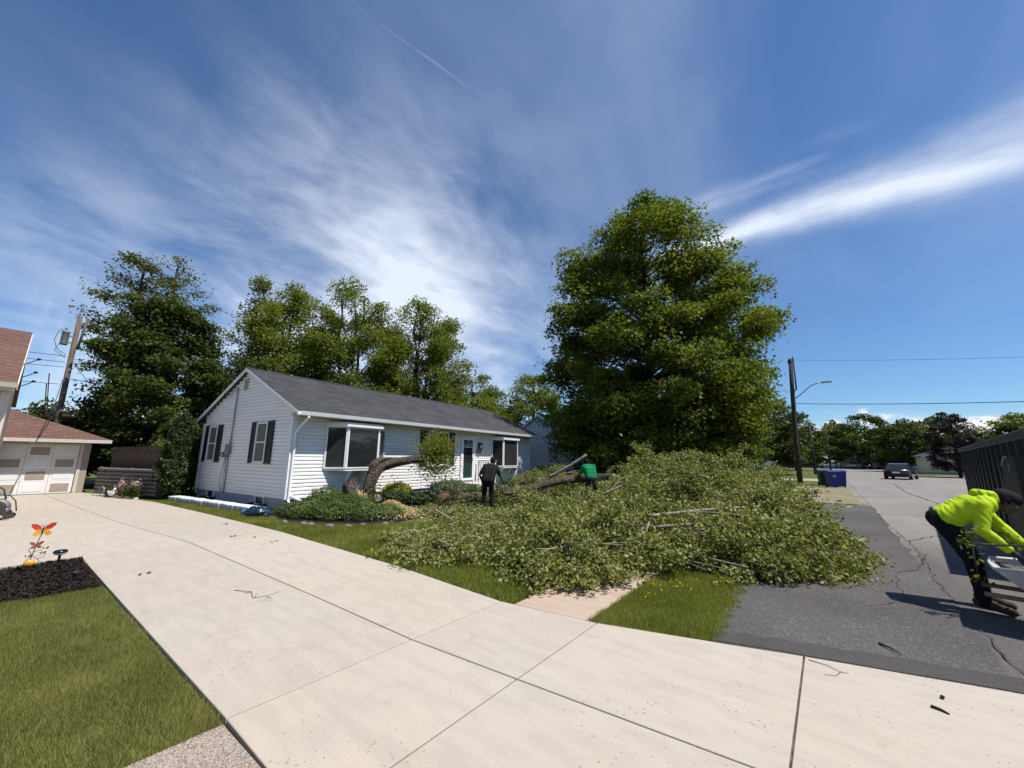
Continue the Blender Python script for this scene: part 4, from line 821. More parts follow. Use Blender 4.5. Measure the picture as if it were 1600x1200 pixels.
# ================================================================ shrubs
def shrub(name, label, loc, lobes, n_leaf, leaf, lm, seed, up=.6, aspect=.55, group=None, cat='shrub', stems=5, spiky=0.):
    global rng
    rng = np.random.default_rng(seed); root = empty(name, loc, 0, label, cat, group); P_ = []
    vol = np.array([a[3]*a[4]*a[5] for a in lobes])**.72; k = rng.choice(len(lobes), n_leaf, p=vol/vol.sum())
    Lb = np.array(lobes, float)[k]; d = unit(rng.normal(size=(n_leaf, 3))); bumpy = 1+.13*np.sin(d[:, 0]*9+Lb[:, 0]*7)*np.sin(d[:, 1]*8+Lb[:, 1]*5)+.10*np.sin(d[:, 2]*13+d[:, 0]*6)
    C = Lb[:, :3]+d*Lb[:, 3:]*(rng.uniform(.55, 1.0, n_leaf)**.5*bumpy)[:, None]; ok = C[:, 2] > .01; C, d = C[ok], d[ok]
    ax = None
    if spiky: ax = d*spiky+np.array([0, 0, .5])
    wd = MB()
    for i in range(stems):
        lb = lobes[i % len(lobes)]; wd.tube([(lb[0]*.4+random.gauss(0, .03), lb[1]*.4+random.gauss(0, .03), 0), (lb[0]*.8, lb[1]*.8, lb[2]*.6), (lb[0]+random.gauss(0, lb[3]*.3), lb[1]+random.gauss(0, lb[4]*.3), lb[2]+lb[5]*.5)], [.022, .014, .005], 5)
    wd.build('stem', MAT['bark'], root); link('foliage', leaf_mesh('foliage', C, leaf, up, aspect, nrm=d*.9, axis=ax), MAT[lm], root); return root
shrub('arborvitae', 'dark evergreen clump between wooden fence and white house', (-19.55, 3.92, 0), [(0, 0, 1.0, .62, .55, 1.05), (-.35, .05, 1.6, .44, .40, 1.1), (.24, .0, 2.0, .36, .36, 1.15), (-.08, .1, 2.35, .38, .36, .85), (.35, -.05, .8, .45, .42, .8), (-.5, 0, .7, .42, .4, .7)], 26000, .10, 'leaf_cedar', 81, .4, spiky=.7)
shrub('lit_shrub', 'bright green shrub top showing above the wooden fence', (-22.2, 3.3, 0), [(.9, .3, 1.85, .28, .2, .26), (.95, .35, 1.4, .2, .2, .4)], 1100, .09, 'leaf_mid', 82)
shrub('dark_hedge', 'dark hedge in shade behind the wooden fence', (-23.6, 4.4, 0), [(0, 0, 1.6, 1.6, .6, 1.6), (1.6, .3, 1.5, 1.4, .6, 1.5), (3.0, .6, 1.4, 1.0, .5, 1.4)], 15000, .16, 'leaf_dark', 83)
shrub('juniper', 'low spreading green juniper along the front of the planting bed', (-10.6, 5.55, 0), [(-1.25, -.35, .10, .75, .50, .22), (-.6, -.25, .13, .75, .62, .26), (.05, .05, .14, .8, .65, .28), (.7, .45, .13, .75, .6, .26), (-.1, .55, .22, .85, .6, .34), (-1.0, .35, .20, .8, .6, .34), (1.0, .95, .12, .6, .5, .22), (-1.5, .6, .3, .6, .5, .4)], 34000, .062, 'leaf_juniper', 84, .7, .42, spiky=.6, stems=9)
shrub('gold_shrub', 'round yellow-green dwarf shrub against the siding', (-12.35, 8.85, 0), [(0, 0, .34, .50, .46, .36), (.22, .15, .30, .34, .34, .30), (-.2, -.15, .28, .34, .34, .28)], 9000, .055, 'leaf_yellow', 85, .5, spiky=.8)
shrub('dark_shrub', 'dark green shrub under the golden shrub beside the trunk', (-11.7, 8.35, 0), [(0, 0, .2, .5, .45, .28), (.4, .5, .18, .5, .4, .25)], 4500, .08, 'leaf_cedar', 86)
shrub('grey_shrub', 'grey-green mounded shrub in front of the house step', (-11.6, 10.6, 0), [(0, 0, .32, .75, .7, .42), (-.4, .7, .3, .6, .6, .4), (.4, -.5, .25, .6, .5, .35)], 9000, .085, 'leaf_blue', 87)
shrub('low_bush', 'low green bush by the house wall left of the step', (-12.5, 11.3, 0), [(0, 0, .22, .4, .9, .32), (-.1, 1.0, .2, .4, .7, .3)], 5000, .08, 'leaf_juniper', 88)
shrub('corner_bush', 'bushy green plant at the far corner of the white house', (-12.4, 18.4, 0), [(0, 0, .5, .7, .9, .7), (.3, -1.4, .4, .6, .8, .6)], 7000, .11, 'leaf_mid', 89)
shrub('flower_bed_plant', 'dark plants with pink flowers before the ribbed grey panel', (-20.5, 2.75, 0), [(0, 0, .25, .45, .12, .3), (.6, .2, .3, .4, .12, .32), (-.8, -.25, .2, .4, .12, .25)], 2600, .06, 'leaf_dark', 90)
n = 260; C = np.concatenate([np.stack([rng.normal(-19.9, .16, n//2), rng.normal(2.93, .06, n//2), rng.normal(.52, .09, n//2)], 1), np.stack([rng.normal(-20.5, .25, n//2), rng.normal(2.68, .06, n//2), rng.normal(.45, .14, n//2)], 1)])
tag(link('pink_flowers', leaf_mesh('pink_flowers', C, .05, .3, .9), MAT['petal_pink']), 'pink and white blossoms over the dark bed plants', 'flowers', kind='stuff')

# ================================================================ cut tree: trunk, logs, branches and leaf pile
def ragged_tube(b, pts, rad, sides=16, amp=.12, seed=1, cap=True):
    rr = random.Random(seed); P_ = [Vector(p) for p in pts]; out = []; rads = []
    n = 5*(len(P_)-1)
    for i in range(n+1):
        t = i/n*(len(P_)-1); k = min(int(t), len(P_)-2); f = t-k
        p0, p1, p2, p3 = P_[max(k-1, 0)], P_[k], P_[k+1], P_[min(k+2, len(P_)-1)]
        out.append(.5*((2*p1)+(p2-p0)*f+(2*p0-5*p1+4*p2-p3)*f*f+(3*p1-p0-3*p2+p3)*f**3)); rads.append(rad[k]+(rad[k+1]-rad[k])*f)
    o = len(b.v); b.tube(out, rads, sides, cap); ph = [rr.uniform(.0, 6.3) for _ in range(4)]
    for i in range(n+1):
        for k in range(sides):
            j = o+i*sides+k; c = out[i]; v = Vector(b.v[j]); q = 1+amp*(.5*math.sin(3*2*PI*k/sides+ph[0]+i*.35)+.35*math.sin(7*2*PI*k/sides+ph[1]-i*.2)+.5*(rr.random()-.5)); b.v[j] = tuple(c+(v-c)*q)
    return b
ct = empty('cut_tree', (-11.9, 7.35, 0), 0, 'thick rough-barked trunk bent over sideways before the bay window', 'tree trunk')
b = MB(); ragged_tube(b, [(.0, 0, -.05), (.02, .05, .35), (.05, .12, .85), (.06, .42, 1.24), (.10, .95, 1.40), (.16, 1.7, 1.50), (.22, 2.5, 1.56), (.28, 3.15, 1.58)], [.27, .20, .185, .18, .16, .135, .115, .10], 26, .18, 3); b.build('trunk', MAT['bark_trunk'], ct)
b = MB(); ragged_tube(b, [(.04, .10, 1.00), (.06, .16, 1.30), (.08, .34, 1.46), (.10, .8, 1.55)], [.10, .12, .09, .02], 10, .3, 5); b.build('torn_bark', MAT['bark_trunk'], ct)
b = MB(); ragged_tube(b, [(.10, -.52, -.05), (.10, -.55, .30), (.08, -.62, .58), (.06, -.68, .78)], [.30, .26, .22, .17], 18, .28, 6)
for k in range(len(b.v)-18, len(b.v)): b.v[k] = (b.v[k][0], b.v[k][1], b.v[k][2]+random.uniform(-.16, .10))
b.build('broken_stump', MAT['bark_trunk'], ct)
b = MB()
for k in range(34):
    t = random.random(); p = Vector((.20+random.gauss(0, .05), -.66+.58*t, .66-.36*t+random.gauss(0, .03))); q = p+Vector((random.gauss(.03, .03), random.gauss(-.03, .05), random.uniform(.05, .20)*(1-.5*t))); r_ = random.uniform(.018, .042)
    b.tube([p-Vector((0, 0, .12)), p, q], [r_, r_*.85, .003], 5, smooth=False)
b.build('torn_wood', MAT['fresh_wood'], ct)
rng = np.random.default_rng(91); n = 3200
C = np.concatenate([rng.normal((.22, 2.70, 1.98), (.24, .36, .24), (n, 3)), rng.normal((.25, 2.7, 1.25), (.25, .45, .30), (1500, 3)), rng.normal((.05, .15, .35), (.18, .12, .3), (500, 3))]); link('leaf_tuft', leaf_mesh('leaf_tuft', C, .085, .5), MAT['leaf_mid'], ct)
b = MB()
for i in range(26):
    y = random.uniform(2.0, 3.1); p = Vector((.2+random.gauss(0, .05), y, 1.55)); q = p+Vector((random.gauss(0, .22), random.gauss(0, .28), random.choice((.45, .55, .3, -.5)))); b.tube([p, (p+q)/2+Vector((0, .04, .03)), q], [.016, .010, .004], 4)
b.build('twigs', MAT['twig'], ct)
n = 5000; rng = np.random.default_rng(92); C = np.stack([rng.normal(-10.0, .55, n), rng.normal(7.0, .45, n), rng.uniform(.0, .10, n)], 1); C[:, 2] += .28*np.exp(-((C[:, 0]+10)**2+(C[:, 1]-7)**2)/.16)
tag(link('sawdust', leaf_mesh('sawdust', C, .055, 1.2, .4), MAT['chip']), 'pale sawdust and wood chips spilled over the end of the juniper', 'sawdust', kind='stuff')
def log(label, pts, rad, bark='bark_trunk', seed=1, ends=(True, True), group=None, endm='cut_orange'):
    o = empty('log', pts[0], 0, label, 'log', group); b = MB(); P_ = [Vector(p)-Vector(pts[0]) for p in pts]; ragged_tube(b, P_, rad, 12, .10, seed); b.build('bark', MAT[bark], o)
    for k, (a, c, r_) in enumerate(((P_[0], P_[1], rad[0]), (P_[-1], P_[-2], rad[-1]))):
        if ends[k]:
            d = (a-c).normalized(); MB().tube([a-d*.01, a+d*.012], r_*.93, 14).build('cut_face', MAT[endm], o)
    return o
log('short log with an orange cut face on the lawn left of the black-shirted worker', [(-10.05, 8.95, .30), (-10.25, 9.6, .26)], [.15, .16], seed=11)
log('long dark log with orange cut end beside the black-shirted worker', [(-8.9, 10.75, .42), (-8.3, 11.6, .55), (-7.6, 12.3, .80), (-6.9, 13.2, .88)], [.12, .13, .13, .12], seed=12)
log('thick dark log end held by the green-shirted worker', [(-7.55, 12.6, .85), (-6.75, 13.05, .93), (-6.0, 13.4, .98)], [.13, .13, .12], seed=13, endm='fresh_wood')
log('fallen brown limb lying behind the golden shrub', [(-12.1, 9.6, .22), (-11.6, 10.4, .25), (-11.2, 11.2, .2)], [.10, .10, .08], seed=14)
def branch(label, pts, r0, r1, m_='bark_pale', forks=(), group=None, twigs=0):
    o = empty('cut_branch', pts[0], 0, label, 'branch', group); P_ = [Vector(p)-Vector(pts[0]) for p in pts]; n = len(P_)
    b = MB(); ragged_tube(b, P_, [r0+(r1-r0)*i/(n-1) for i in range(n)], 8, .06, 3)
    for f in forks: q = [Vector(p)-Vector(pts[0]) for p in f]; ragged_tube(b, q, [r0*.55-(r0*.35)*i/(len(q)-1) for i in range(len(q))], 6, .05, 4)
    b.build('limb', MAT['twig' if r0 < .05 else m_], o); return o
BG = 'bare limbs lying on the pile'
branch('pale straight limb sticking up left of the green-shirted worker', [(-8.9, 13.6, .85), (-8.2, 13.9, 1.25), (-7.55, 14.3, 1.75)], .07, .05, group=BG)
branch('pale forked limb lying right of the green-shirted worker', [(-5.45, 11.8, .98), (-4.7, 11.9, 1.02), (-3.9, 12.0, 1.08)], .045, .025, forks=[[(-5.3, 11.8, .95), (-4.6, 11.5, .85), (-4.1, 11.3, .80)]], group=BG)
branch('long grey limb lying low across the front of the pile', [(-2.55, 7.1, .62), (-1.9, 7.6, .72), (-1.2, 8.0, .80), (-.5, 8.5, .85)], .035, .015, 'bark_grey', forks=[[(-2.0, 7.5, .70), (-1.4, 7.4, .74), (-.8, 7.5, .7)]], group=BG)
branch('second pale grey limb just below the long one', [(-2.35, 6.75, .50), (-1.8, 7.0, .58), (-1.15, 7.25, .62)], .030, .014, 'bark_grey', forks=[[(-2.1, 6.85, .5), (-1.6, 6.8, .46), (-1.1, 6.8, .40)]], group=BG)
branch('dark thin limb poking out over the verge grass', [(-2.1, 6.5, .25), (-1.6, 6.45, .22), (-1.0, 6.4, .18)], .016, .008, 'bark', group=BG)
branch('forked grey limb in front of the green-shirted worker', [(-4.35, 8.4, .70), (-3.9, 8.9, .95), (-3.4, 9.6, 1.25)], .026, .012, 'bark_grey', forks=[[(-4.1, 8.7, .8), (-3.95, 9.2, 1.12), (-3.8, 9.5, 1.3)]], group=BG)
branch('curved grey limb near the top of the pile', [(-3.6, 10.2, 1.3), (-3.2, 10.4, 1.62), (-2.7, 10.4, 1.7)], .02, .010, 'bark_grey', group=BG)
branch('thin bent branch lying across the lawn grass', [(-8.55, 7.4, .18), (-7.35, 6.9, .10), (-6.35, 6.2, .06), (-5.6, 6.25, .10)], .028, .012, 'bark_grey', group=BG)
branch('dark thin limb rising at the back of the pile', [(-4.6, 12.0, .8), (-4.45, 12.3, 1.3), (-4.35, 12.5, 1.7)], .02, .008, 'bark', group=BG)
# leafy boughs: each lobe of the pile is one heap of boughs
HF = []
def bough(label, lobes, n_spray, seed, leaf=.064, per=104, m_='leaf_pile', sparse=False, dirn=None):
    global rng
    rng = np.random.default_rng(seed); c0 = np.array([lobes[0][0], lobes[0][1], 0.]); root = empty('cut_boughs', tuple(c0), 0, label, 'branches', 'heaps of cut leafy boughs')
    Lb = np.array(lobes, float); wt_ = Lb[:, 2]*Lb[:, 3]; k = rng.choice(len(Lb), n_spray, p=wt_/wt_.sum()); L = Lb[k]
    r_ = np.sqrt(rng.random(n_spray)); a = rng.uniform(0, 2*PI, n_spray); ca, sa = np.cos(L[:, 5]), np.sin(L[:, 5])
    ex, ey = r_*np.cos(a)*L[:, 2], r_*np.sin(a)*L[:, 3]; X = L[:, 0]+ex*ca-ey*sa; Y = L[:, 1]+ex*sa+ey*ca
    hz = L[:, 4]*np.sqrt(np.clip(1-r_**2, 0, 1))*(1+.34*np.sin(X*2.9+Y*1.7)*np.sin(Y*2.7-X)+.20*np.sin(X*6.1+1)*np.sin(Y*5.3))
    Z = np.maximum(hz*rng.uniform(.45, 1.06, n_spray)**.6, .04); gap = np.sin(X*4.3+1.2*np.sin(Y*3.1))*np.sin(Y*4.9+1.1*np.sin(X*2.7)); Z = np.where(gap > .22, Z*.50, Z)
    th = np.arctan2(Y-L[:, 1], X-L[:, 0])+rng.normal(0, .9, n_spray) if dirn is None else rng.normal(dirn, .8, n_spray)
    ln = rng.uniform(.28, .62, n_spray); d = np.stack([np.cos(th), np.sin(th), np.where((rng.random(n_spray) < .16) & (Z > .3), rng.uniform(.45, .95, n_spray), rng.normal(-.10, .28, n_spray))], 1)*ln[:, None]
    S = np.stack([X, Y, Z], 1); T = S+d; T[:, 2] = np.maximum(T[:, 2], .03)
    b = MB()
    for i in range(0, n_spray, 2): b.tube([S[i]-c0, (S[i]+T[i])/2+np.array([0, 0, .03])-c0, T[i]-c0], [.009, .006, .003], 3, False)
    for i in range(max(6, n_spray//14)):
        j = rng.integers(n_spray); l_ = L[j]; c_ = np.array([l_[0], l_[1], l_[4]*.45]); e_ = S[j]; m2 = (c_+e_)/2+np.array([0, 0, l_[4]*.18]); b.tube([c_-c0, m2-c0, e_-c0], [.028, .018, .008], 5, False)
    for i in range(n_spray//12 if not sparse else 0):      # bare limbs lying over the leaves
        j = rng.integers(n_spray); a_ = th[j]+rng.normal(0, .5); ll = rng.uniform(.5, 1.3); s0 = S[j]+np.array([0, 0, .05]); q0 = s0-np.array([math.cos(a_), math.sin(a_), rng.uniform(-.1, .12)])*ll*.5; q1 = s0+np.array([math.cos(a_), math.sin(a_), rng.uniform(-.15, .2)])*ll*.5; q0[2] = max(q0[2], .05); q1[2] = max(q1[2], .05)
        b.tube([q0-c0, s0+rng.normal(0, .04, 3)-c0, q1-c0], [.015, .011, .005], 5, False); q2 = q1+np.array([math.cos(a_+.7), math.sin(a_+.7), .1])*ll*.25; b.tube([s0-c0, (s0+q2)/2-c0, q2-c0], [.009, .007, .003], 4, False)
    b.build('branch', MAT['twig'], root)
    n = n_spray*per; i = np.repeat(np.arange(n_spray), per); u_ = rng.random(n); C = S[i]+(T-S)[i]*u_[:, None]+rng.normal(0, 1, (n, 3))*np.array([.070, .070, .050]); ok = C[:, 2] > .005
    C = C[ok]; ii = i[ok]
    link('foliage', leaf_mesh('foliage', C-c0, leaf, .28, .58, axis=unit(T-S)[ii]*.8), MAT[m_], root); return root
bough('tall leafy heap at the back right, in line with the street light pole', [(-2.4, 11.6, 1.2, 2.1, 1.52, .2), (-3.7, 11.2, 1.5, 1.7, 1.50, 0), (-1.9, 13.2, 1.0, 1.5, 1.25, 0)], 900, 101)
bough('leafy heap behind and around the green-shirted worker', [(-4.6, 12.9, 1.2, 1.2, .95, 0), (-7.6, 14.6, 1.6, 1.3, 1.0, 0), (-9.6, 14.6, 1.6, 1.4, .9, 0), (-6.6, 10.8, 1.2, .8, .22, 0)], 620, 102)
bough('middle slope of the leafy pile facing the driveway', [(-2.9, 9.1, 1.5, 1.7, 1.02, 0), (-4.7, 9.2, 1.4, 1.3, .40, 0), (-1.9, 9.3, 1.5, 1.4, 1.12, 0)], 820, 103)
bough('leafy boughs spilling over the dark asphalt', [(-1.15, 9.6, .95, 1.6, .82, -.15), (-.42, 8.7, .50, .85, .36, -.2), (-1.3, 11.2, .65, 1.4, .88, 0)], 560, 104)
bough('lowest bough tips resting on the asphalt nearest the grass', [(-1.05, 7.45, .75, .95, .50, -.5), (-.60, 7.8, .60, .60, .42, -.5), (-1.0, 8.2, .9, .9, .75, 0)], 400, 105, dirn=-.9)
bough('leafy heap at the edge of the pink concrete slab', [(-3.35, 6.0, .95, 1.25, .62, .3), (-3.1, 5.1, .62, .62, .45, 0), (-2.6, 6.9, .9, .9, .68, 0), (-4.1, 7.2, 1.1, 1.1, .66, 0)], 620, 106)
bough('thin leafy branches lying on the lawn beside the driveway', [(-5.3, 4.75, .75, .65, .26, .2), (-6.2, 5.3, .8, .55, .20, .2), (-4.6, 5.7, .8, .6, .32, .3)], 170, 107, per=70)
bough('leafy branches on the grass in front of the two workers', [(-6.0, 7.9, 1.5, .9, .24, .5), (-7.2, 8.3, 1.1, .8, .15, .5), (-8.7, 8.2, .9, .7, .10, 0), (-8.2, 11.2, 1.2, .8, .40, 0), (-5.7, 9.2, 1.2, .8, .26, 0), (-4.6, 7.4, 1.0, .9, .30, 0)], 560, 108, per=60)
bough('olive leafy branches heaped before the house step', [(-9.7, 10.2, 1.1, 1.1, .45, 0), (-9.3, 12.4, 1.2, 1.2, .6, 0)], 260, 109, m_='leaf_olive', per=80)
# dim scrub under the shade tree
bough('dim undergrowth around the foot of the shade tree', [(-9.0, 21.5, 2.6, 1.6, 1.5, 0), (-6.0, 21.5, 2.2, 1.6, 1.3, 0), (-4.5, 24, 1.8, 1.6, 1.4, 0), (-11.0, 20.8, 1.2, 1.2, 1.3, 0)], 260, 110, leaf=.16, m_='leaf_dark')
# ================================================================ poles and wires
def sag(a, b, s, n=14):
    a, b = Vector(a), Vector(b); return [a+(b-a)*(i/n)-Vector((0, 0, s*4*(i/n)*(1-i/n))) for i in range(n+1)]
flat('wire', (.015, .015, .017), .6)
up_ = empty('utility_pole', (-29.0, 1.08, 0), 0, 'weathered wooden utility pole with a grey transformer behind the garage', 'utility pole')
MB().tube([(0, 0, -.2), (0, 0, 4), (0, -.02, 8.45)], [.12, .11, .095], 14).build('post', MAT['pole_wood'], up_)
MB().tube([(.12, .12, 6.7), (.08, .26, 8.40)], [.05, .055], 8).build('pole_top_brace', MAT['pole_wood'], up_)
tf = MB(); tf.lathe([(.03, -.34), (.125, -.34), (.135, -.30), (.135, .28), (.148, .30), (.148, .33), (.08, .37), (.0, .38)], 18, Matrix.Translation((.05, -.36, 7.2))); tf.tube([(.05, -.36, 7.55), (.05, -.36, 7.75)], [.035, .02], 8); tf.box(-.02, -.26, 7.3, .08, -.09, 7.36); tf.box(-.02, -.26, 6.98, .08, -.09, 7.04); tf.build('transformer', MAT['grey_metal'], up_)
cr = MB(); cr.ell((.2, .14, 3.6), (.16, .14, .10), 8, 6).tube([(0, .18, 3.45), (.1, .32, 3.42), (.15, .75, 3.35)], [.06, .08, .05], 8); cr.build('splice_box', MAT['grey_metal'], up_)
MB().tube([(.08, -.36, 7.72), (.2, -.6, 7.5), (.25, -.68, 7.0), (.2, -.55, 6.6), (.2, -.2, 6.35)], .012, 5).tube([(.05, -.5, 6.9), (.25, -.6, 6.5), (.18, -.2, 6.2)], .012, 5).build('jumper_cable', MAT['wire'], up_)
WL = [('power wire running left from the wooden pole, uppermost', (-28.9, .9, 6.3), (-29.6, -14, 6.7), .2), ('power wire running left below the transformer', (-28.9, .9, 6.0), (-29.6, -14, 6.3), .2), ('third power wire left of the wooden pole', (-28.9, .9, 5.75), (-29.6, -14, 5.9), .2), ('fourth wire left of the wooden pole', (-28.9, .9, 4.9), (-29.6, -14, 5.1), .15),
 ('lower phone cable left of the wooden pole', (-28.85, .9, 3.55), (-29.6, -14, 3.8), .12), ('lowest phone cable left of the wooden pole', (-28.85, .9, 3.3), (-29.6, -14, 3.45), .12), ('service cable drooping from the pole to the tan house eave', (-28.85, .95, 5.1), (-17.9, .30, 3.62), 1.35), ('second service cable drooping deeper to the tan house', (-28.85, .95, 3.5), (-17.6, .30, 3.9), .75),
 ('wire from the wooden pole into the thin-crowned tree', (-28.95, 1.2, 6.2), (-29.5, 30, 6.6), .6), ('lower wire from the wooden pole into the trees', (-28.95, 1.2, 5.2), (-29.5, 30, 5.4), .6), ('slack guy cable right of the wooden pole', (-28.9, 1.25, 5.9), (-29.4, 4.2, 2.6), .15)]
for lb, a, b, s in WL: tag(MB().tube(sag(a, b, s), .013, 5).build('wire', MAT['wire']), lb, 'wire')
sp = empty('street_light', (-1.87, 37.95, 0), 0, 'tall dark wooden pole with a curved street lamp arm', 'street light')
MB().tube([(0, 0, -.2), (.05, 0, 3), (.22, 0, 7), (.34, 0, 9.7)], [.19, .175, .15, .13], 14).build('post', MAT['pole_dark'], sp); MB().tube([(.30, 0, 7.0), (.50, 0, 7.2), (.52, 0, 9.85)], [.05, .055, .05], 8).build('riser_pipe', MAT['pole_dark'], sp); MB().bbox(.15, -.14, 9.3, .38, .14, 9.6, .02).build('pole_top_bracket', MAT['pole_dark'], sp)
MB().tube([(.3, 0, 6.4), (.85, 0, 6.85), (1.4, 0, 7.35), (1.8, 0, 7.52), (2.1, 0, 7.56)], .035, 8).build('lamp_arm', MAT['grey_metal'], sp)
lh = MB(); lh.bbox(2.05, -.13, 7.50, 2.72, .13, 7.62, .03); lh.build('lamp_head', MAT['grey_metal'], sp)
MB().tube([(-.02, .05, 1.6), (-.02, .05, 1.9)], .21, 10).build('reflector_band', MAT['galvanised'], sp)
for lb, a, b, s in (('thick cable crossing the street from the lamp pole', (-1.6, 37.95, 6.05), (16, 30.5, 4.45), .25), ('thin high wire crossing the sky from the lamp pole top', (-1.55, 37.95, 9.6), (14.5, 33.2, 6.75), .2), ('thin wire reaching left from the lamp pole to the shade tree', (-1.6, 37.9, 7.0), (-5.2, 27.5, 6.4), .1)):
    tag(MB().tube(sag(a, b, s), .022 if 'thick' in lb else .010, 5).build('wire', MAT['wire']), lb, 'wire')
for lb, x, y, h in (('thin wooden pole right behind the street lamp pole', (-1.4), 62, 6.4), ('far wooden pole beside the far parked cars', (.2), 97, 8.8)):
    e_ = empty('utility_pole', (x, y, 0), 0, lb, 'utility pole'); MB().tube([(0, 0, -.2), (0, 0, h)], [.16, .12], 10).build('post', MAT['pole_dark'], e_)

# ================================================================ fence, ribbed panel, block edging
A, B = Vector((-23.55, 2.30, 0)), Vector((-19.25, 3.52, 0)); dv = (B-A).normalized(); L = (B-A).length; nv = Vector((dv.y, -dv.x, 0))
fz = math.atan2(dv.y, dv.x)
fe = empty('wooden_fence', A-nv*.35+Vector((0, 0, 0)), fz, 'weathered brown wooden board fence beside the evergreen clump', 'fence')
board = None; nB = int(L/.15)
for i in range(nB):
    if board is None: board = MB().bbox(0, -.011, 0, .143, .011, 1.80, .004).mesh('board')
    o = link('board', board, MAT['fence_wood'], fe, (i*.15, random.uniform(-.004, .004), random.uniform(-.02, .02)))
for x in (0.1, 2.2, L-.05): MB().bbox(x-.05, .012, 0, x+.05, .11, 1.88, .006).build('post', MAT['fence_wood'], fe)
for z in (.35, 1.55): MB().box(0, .012, z, L, .05, z+.09).build('rail', MAT['fence_wood'], fe)
MB().box(-.02, -.05, 1.80, L, -.012, 1.88).build('cap_rail', MAT['fence_wood'], fe)
rp = empty('ribbed_panel', A, fz, 'low grey panel of horizontal ribs beside the garage', 'panel')
for i in range(7):
    z = .06+i*.143; MB().add([(0, 0, z), (L-.1, 0, z), (L-.1, -.05, z+.03), (0, -.05, z+.03), (0, -.05, z+.085), (L-.1, -.05, z+.085), (0, 0, z+.125), (L-.1, 0, z+.125), (0, .02, z), (L-.1, .02, z), (0, .02, z+.125), (L-.1, .02, z+.125)], [[0, 1, 2, 3][::-1], [3, 2, 5, 4][::-1], [4, 5, 7, 6][::-1], [8, 9, 11, 10], [6, 7, 11, 10], [0, 8, 9, 1]]).build('slat', MAT['galvanised'], rp)
for x in (.0, L/2, L-.14): MB().box(x, .022, 0, x+.07, .09, 1.08).build('post', MAT['fence_wood'], rp)
# pale edging stones with small garden ornaments
ed = empty('bed_edging', A+nv*.42+dv*1.0, fz, 'pale stone edging of the small flower bed by the panel', 'edging')
for i in range(16): MB().bbox(i*.19, -.06+random.uniform(-.02, .02), -.03, i*.19+.17, .06, .05+random.uniform(0, .03), .015).build('stone', MAT['trim_cream'], ed)
dk = empty('garden_ornament', (-20.95, 2.50, 0), .5, 'small white duck ornament in the flower bed', 'ornament')
MB().ell((0, 0, .16), (.15, .09, .11), 14, 9).ell((.12, 0, .30), (.055, .05, .055), 12, 8).tube([(.07, 0, .2), (.12, 0, .3)], [.06, .045], 10).tube([(-.12, 0, .18), (-.2, 0, .25)], [.06, .02], 8).build('body', MAT['trim_white'], dk); MB().tube([(.16, 0, .30), (.22, 0, .29)], [.022, .012], 8).build('beak', MAT['petal_yellow'], dk); MB().tube([(0, .03, -.02), (0, .03, .1)], .015, 6).tube([(0, -.03, -.02), (0, -.03, .1)], .015, 6).build('leg', MAT['petal_yellow'], dk)
fl = empty('wheel_ornament', (-21.9, 2.32, 0), .3, 'small round dark wheel ornament beside the garage corner', 'ornament')
MB().tube([(.16*math.cos(2*PI*k/20), 0, .2+.16*math.sin(2*PI*k/20)) for k in range(21)], .022, 6).build('rim', MAT['grey_metal'], fl)
for k in range(3): a = PI*k/3; MB().tube([(.16*math.cos(a), 0, .2+.16*math.sin(a)), (-.16*math.cos(a), 0, .2-.16*math.sin(a))], .008, 5).build('spoke', MAT['grey_metal'], fl)
MB().box(-.12, -.06, -.03, .12, .06, .045).build('base', MAT['grey_metal'], fl)
m_concrete('block', (.60, .62, .64), .5, (.64, .66, .68))
P0, P1 = Vector((-18.35, 3.80, 0)), Vector((-12.75, 4.58, 0)); dv2 = (P1-P0).normalized(); nB = 20; step = (P1-P0).length/nB
bw = empty('block_border', P0, math.atan2(dv2.y, dv2.x), 'long row of whitish concrete blocks bordering the gable wall bed', 'border')
blk = MB().bbox(.006, -.17, -.03, step-.006, .17, .15, .012).mesh('block'); rec_shade = MB().box(step*.2, -.176, .015, step*.8, -.165, .095).mesh('recess_shade')  # raised plate in a darker colour, standing in for a shaded hollow
for i in range(nB):
    o = link('block', blk, MAT['block'], bw, (i*step, random.uniform(-.012, .012), random.uniform(-.008, .008))); o.rotation_euler = (0, 0, random.uniform(-.02, .02)); link('recess_shade', rec_shade, MAT['foundation'], o)
flat('tarp_blue', (.008, .024, .050), .35, .5, var=.5, scale=14); flat('bright_blue', (.02, .16, .5), .4)
bg_ = empty('bundled_tarp', (-12.15, 4.33, -.03), .3, 'crumpled dark blue bag beside the end of the block border', 'bag')
bm_ = MB(); bm_.ell((0, 0, .10), (.36, .24, .15), 26, 16, jit=.42); bm_.ell((-.2, .05, .12), (.22, .2, .13), 20, 12, jit=.45); bm_.ell((.15, -.06, .14), (.20, .15, .12), 20, 12, jit=.45); bm_.build('bag', MAT['tarp_blue'], bg_); MB().ell((-.55, .05, .08), (.12, .10, .08), 12, 8, jit=.3).build('blue_lump', MAT['bright_blue'], bg_)
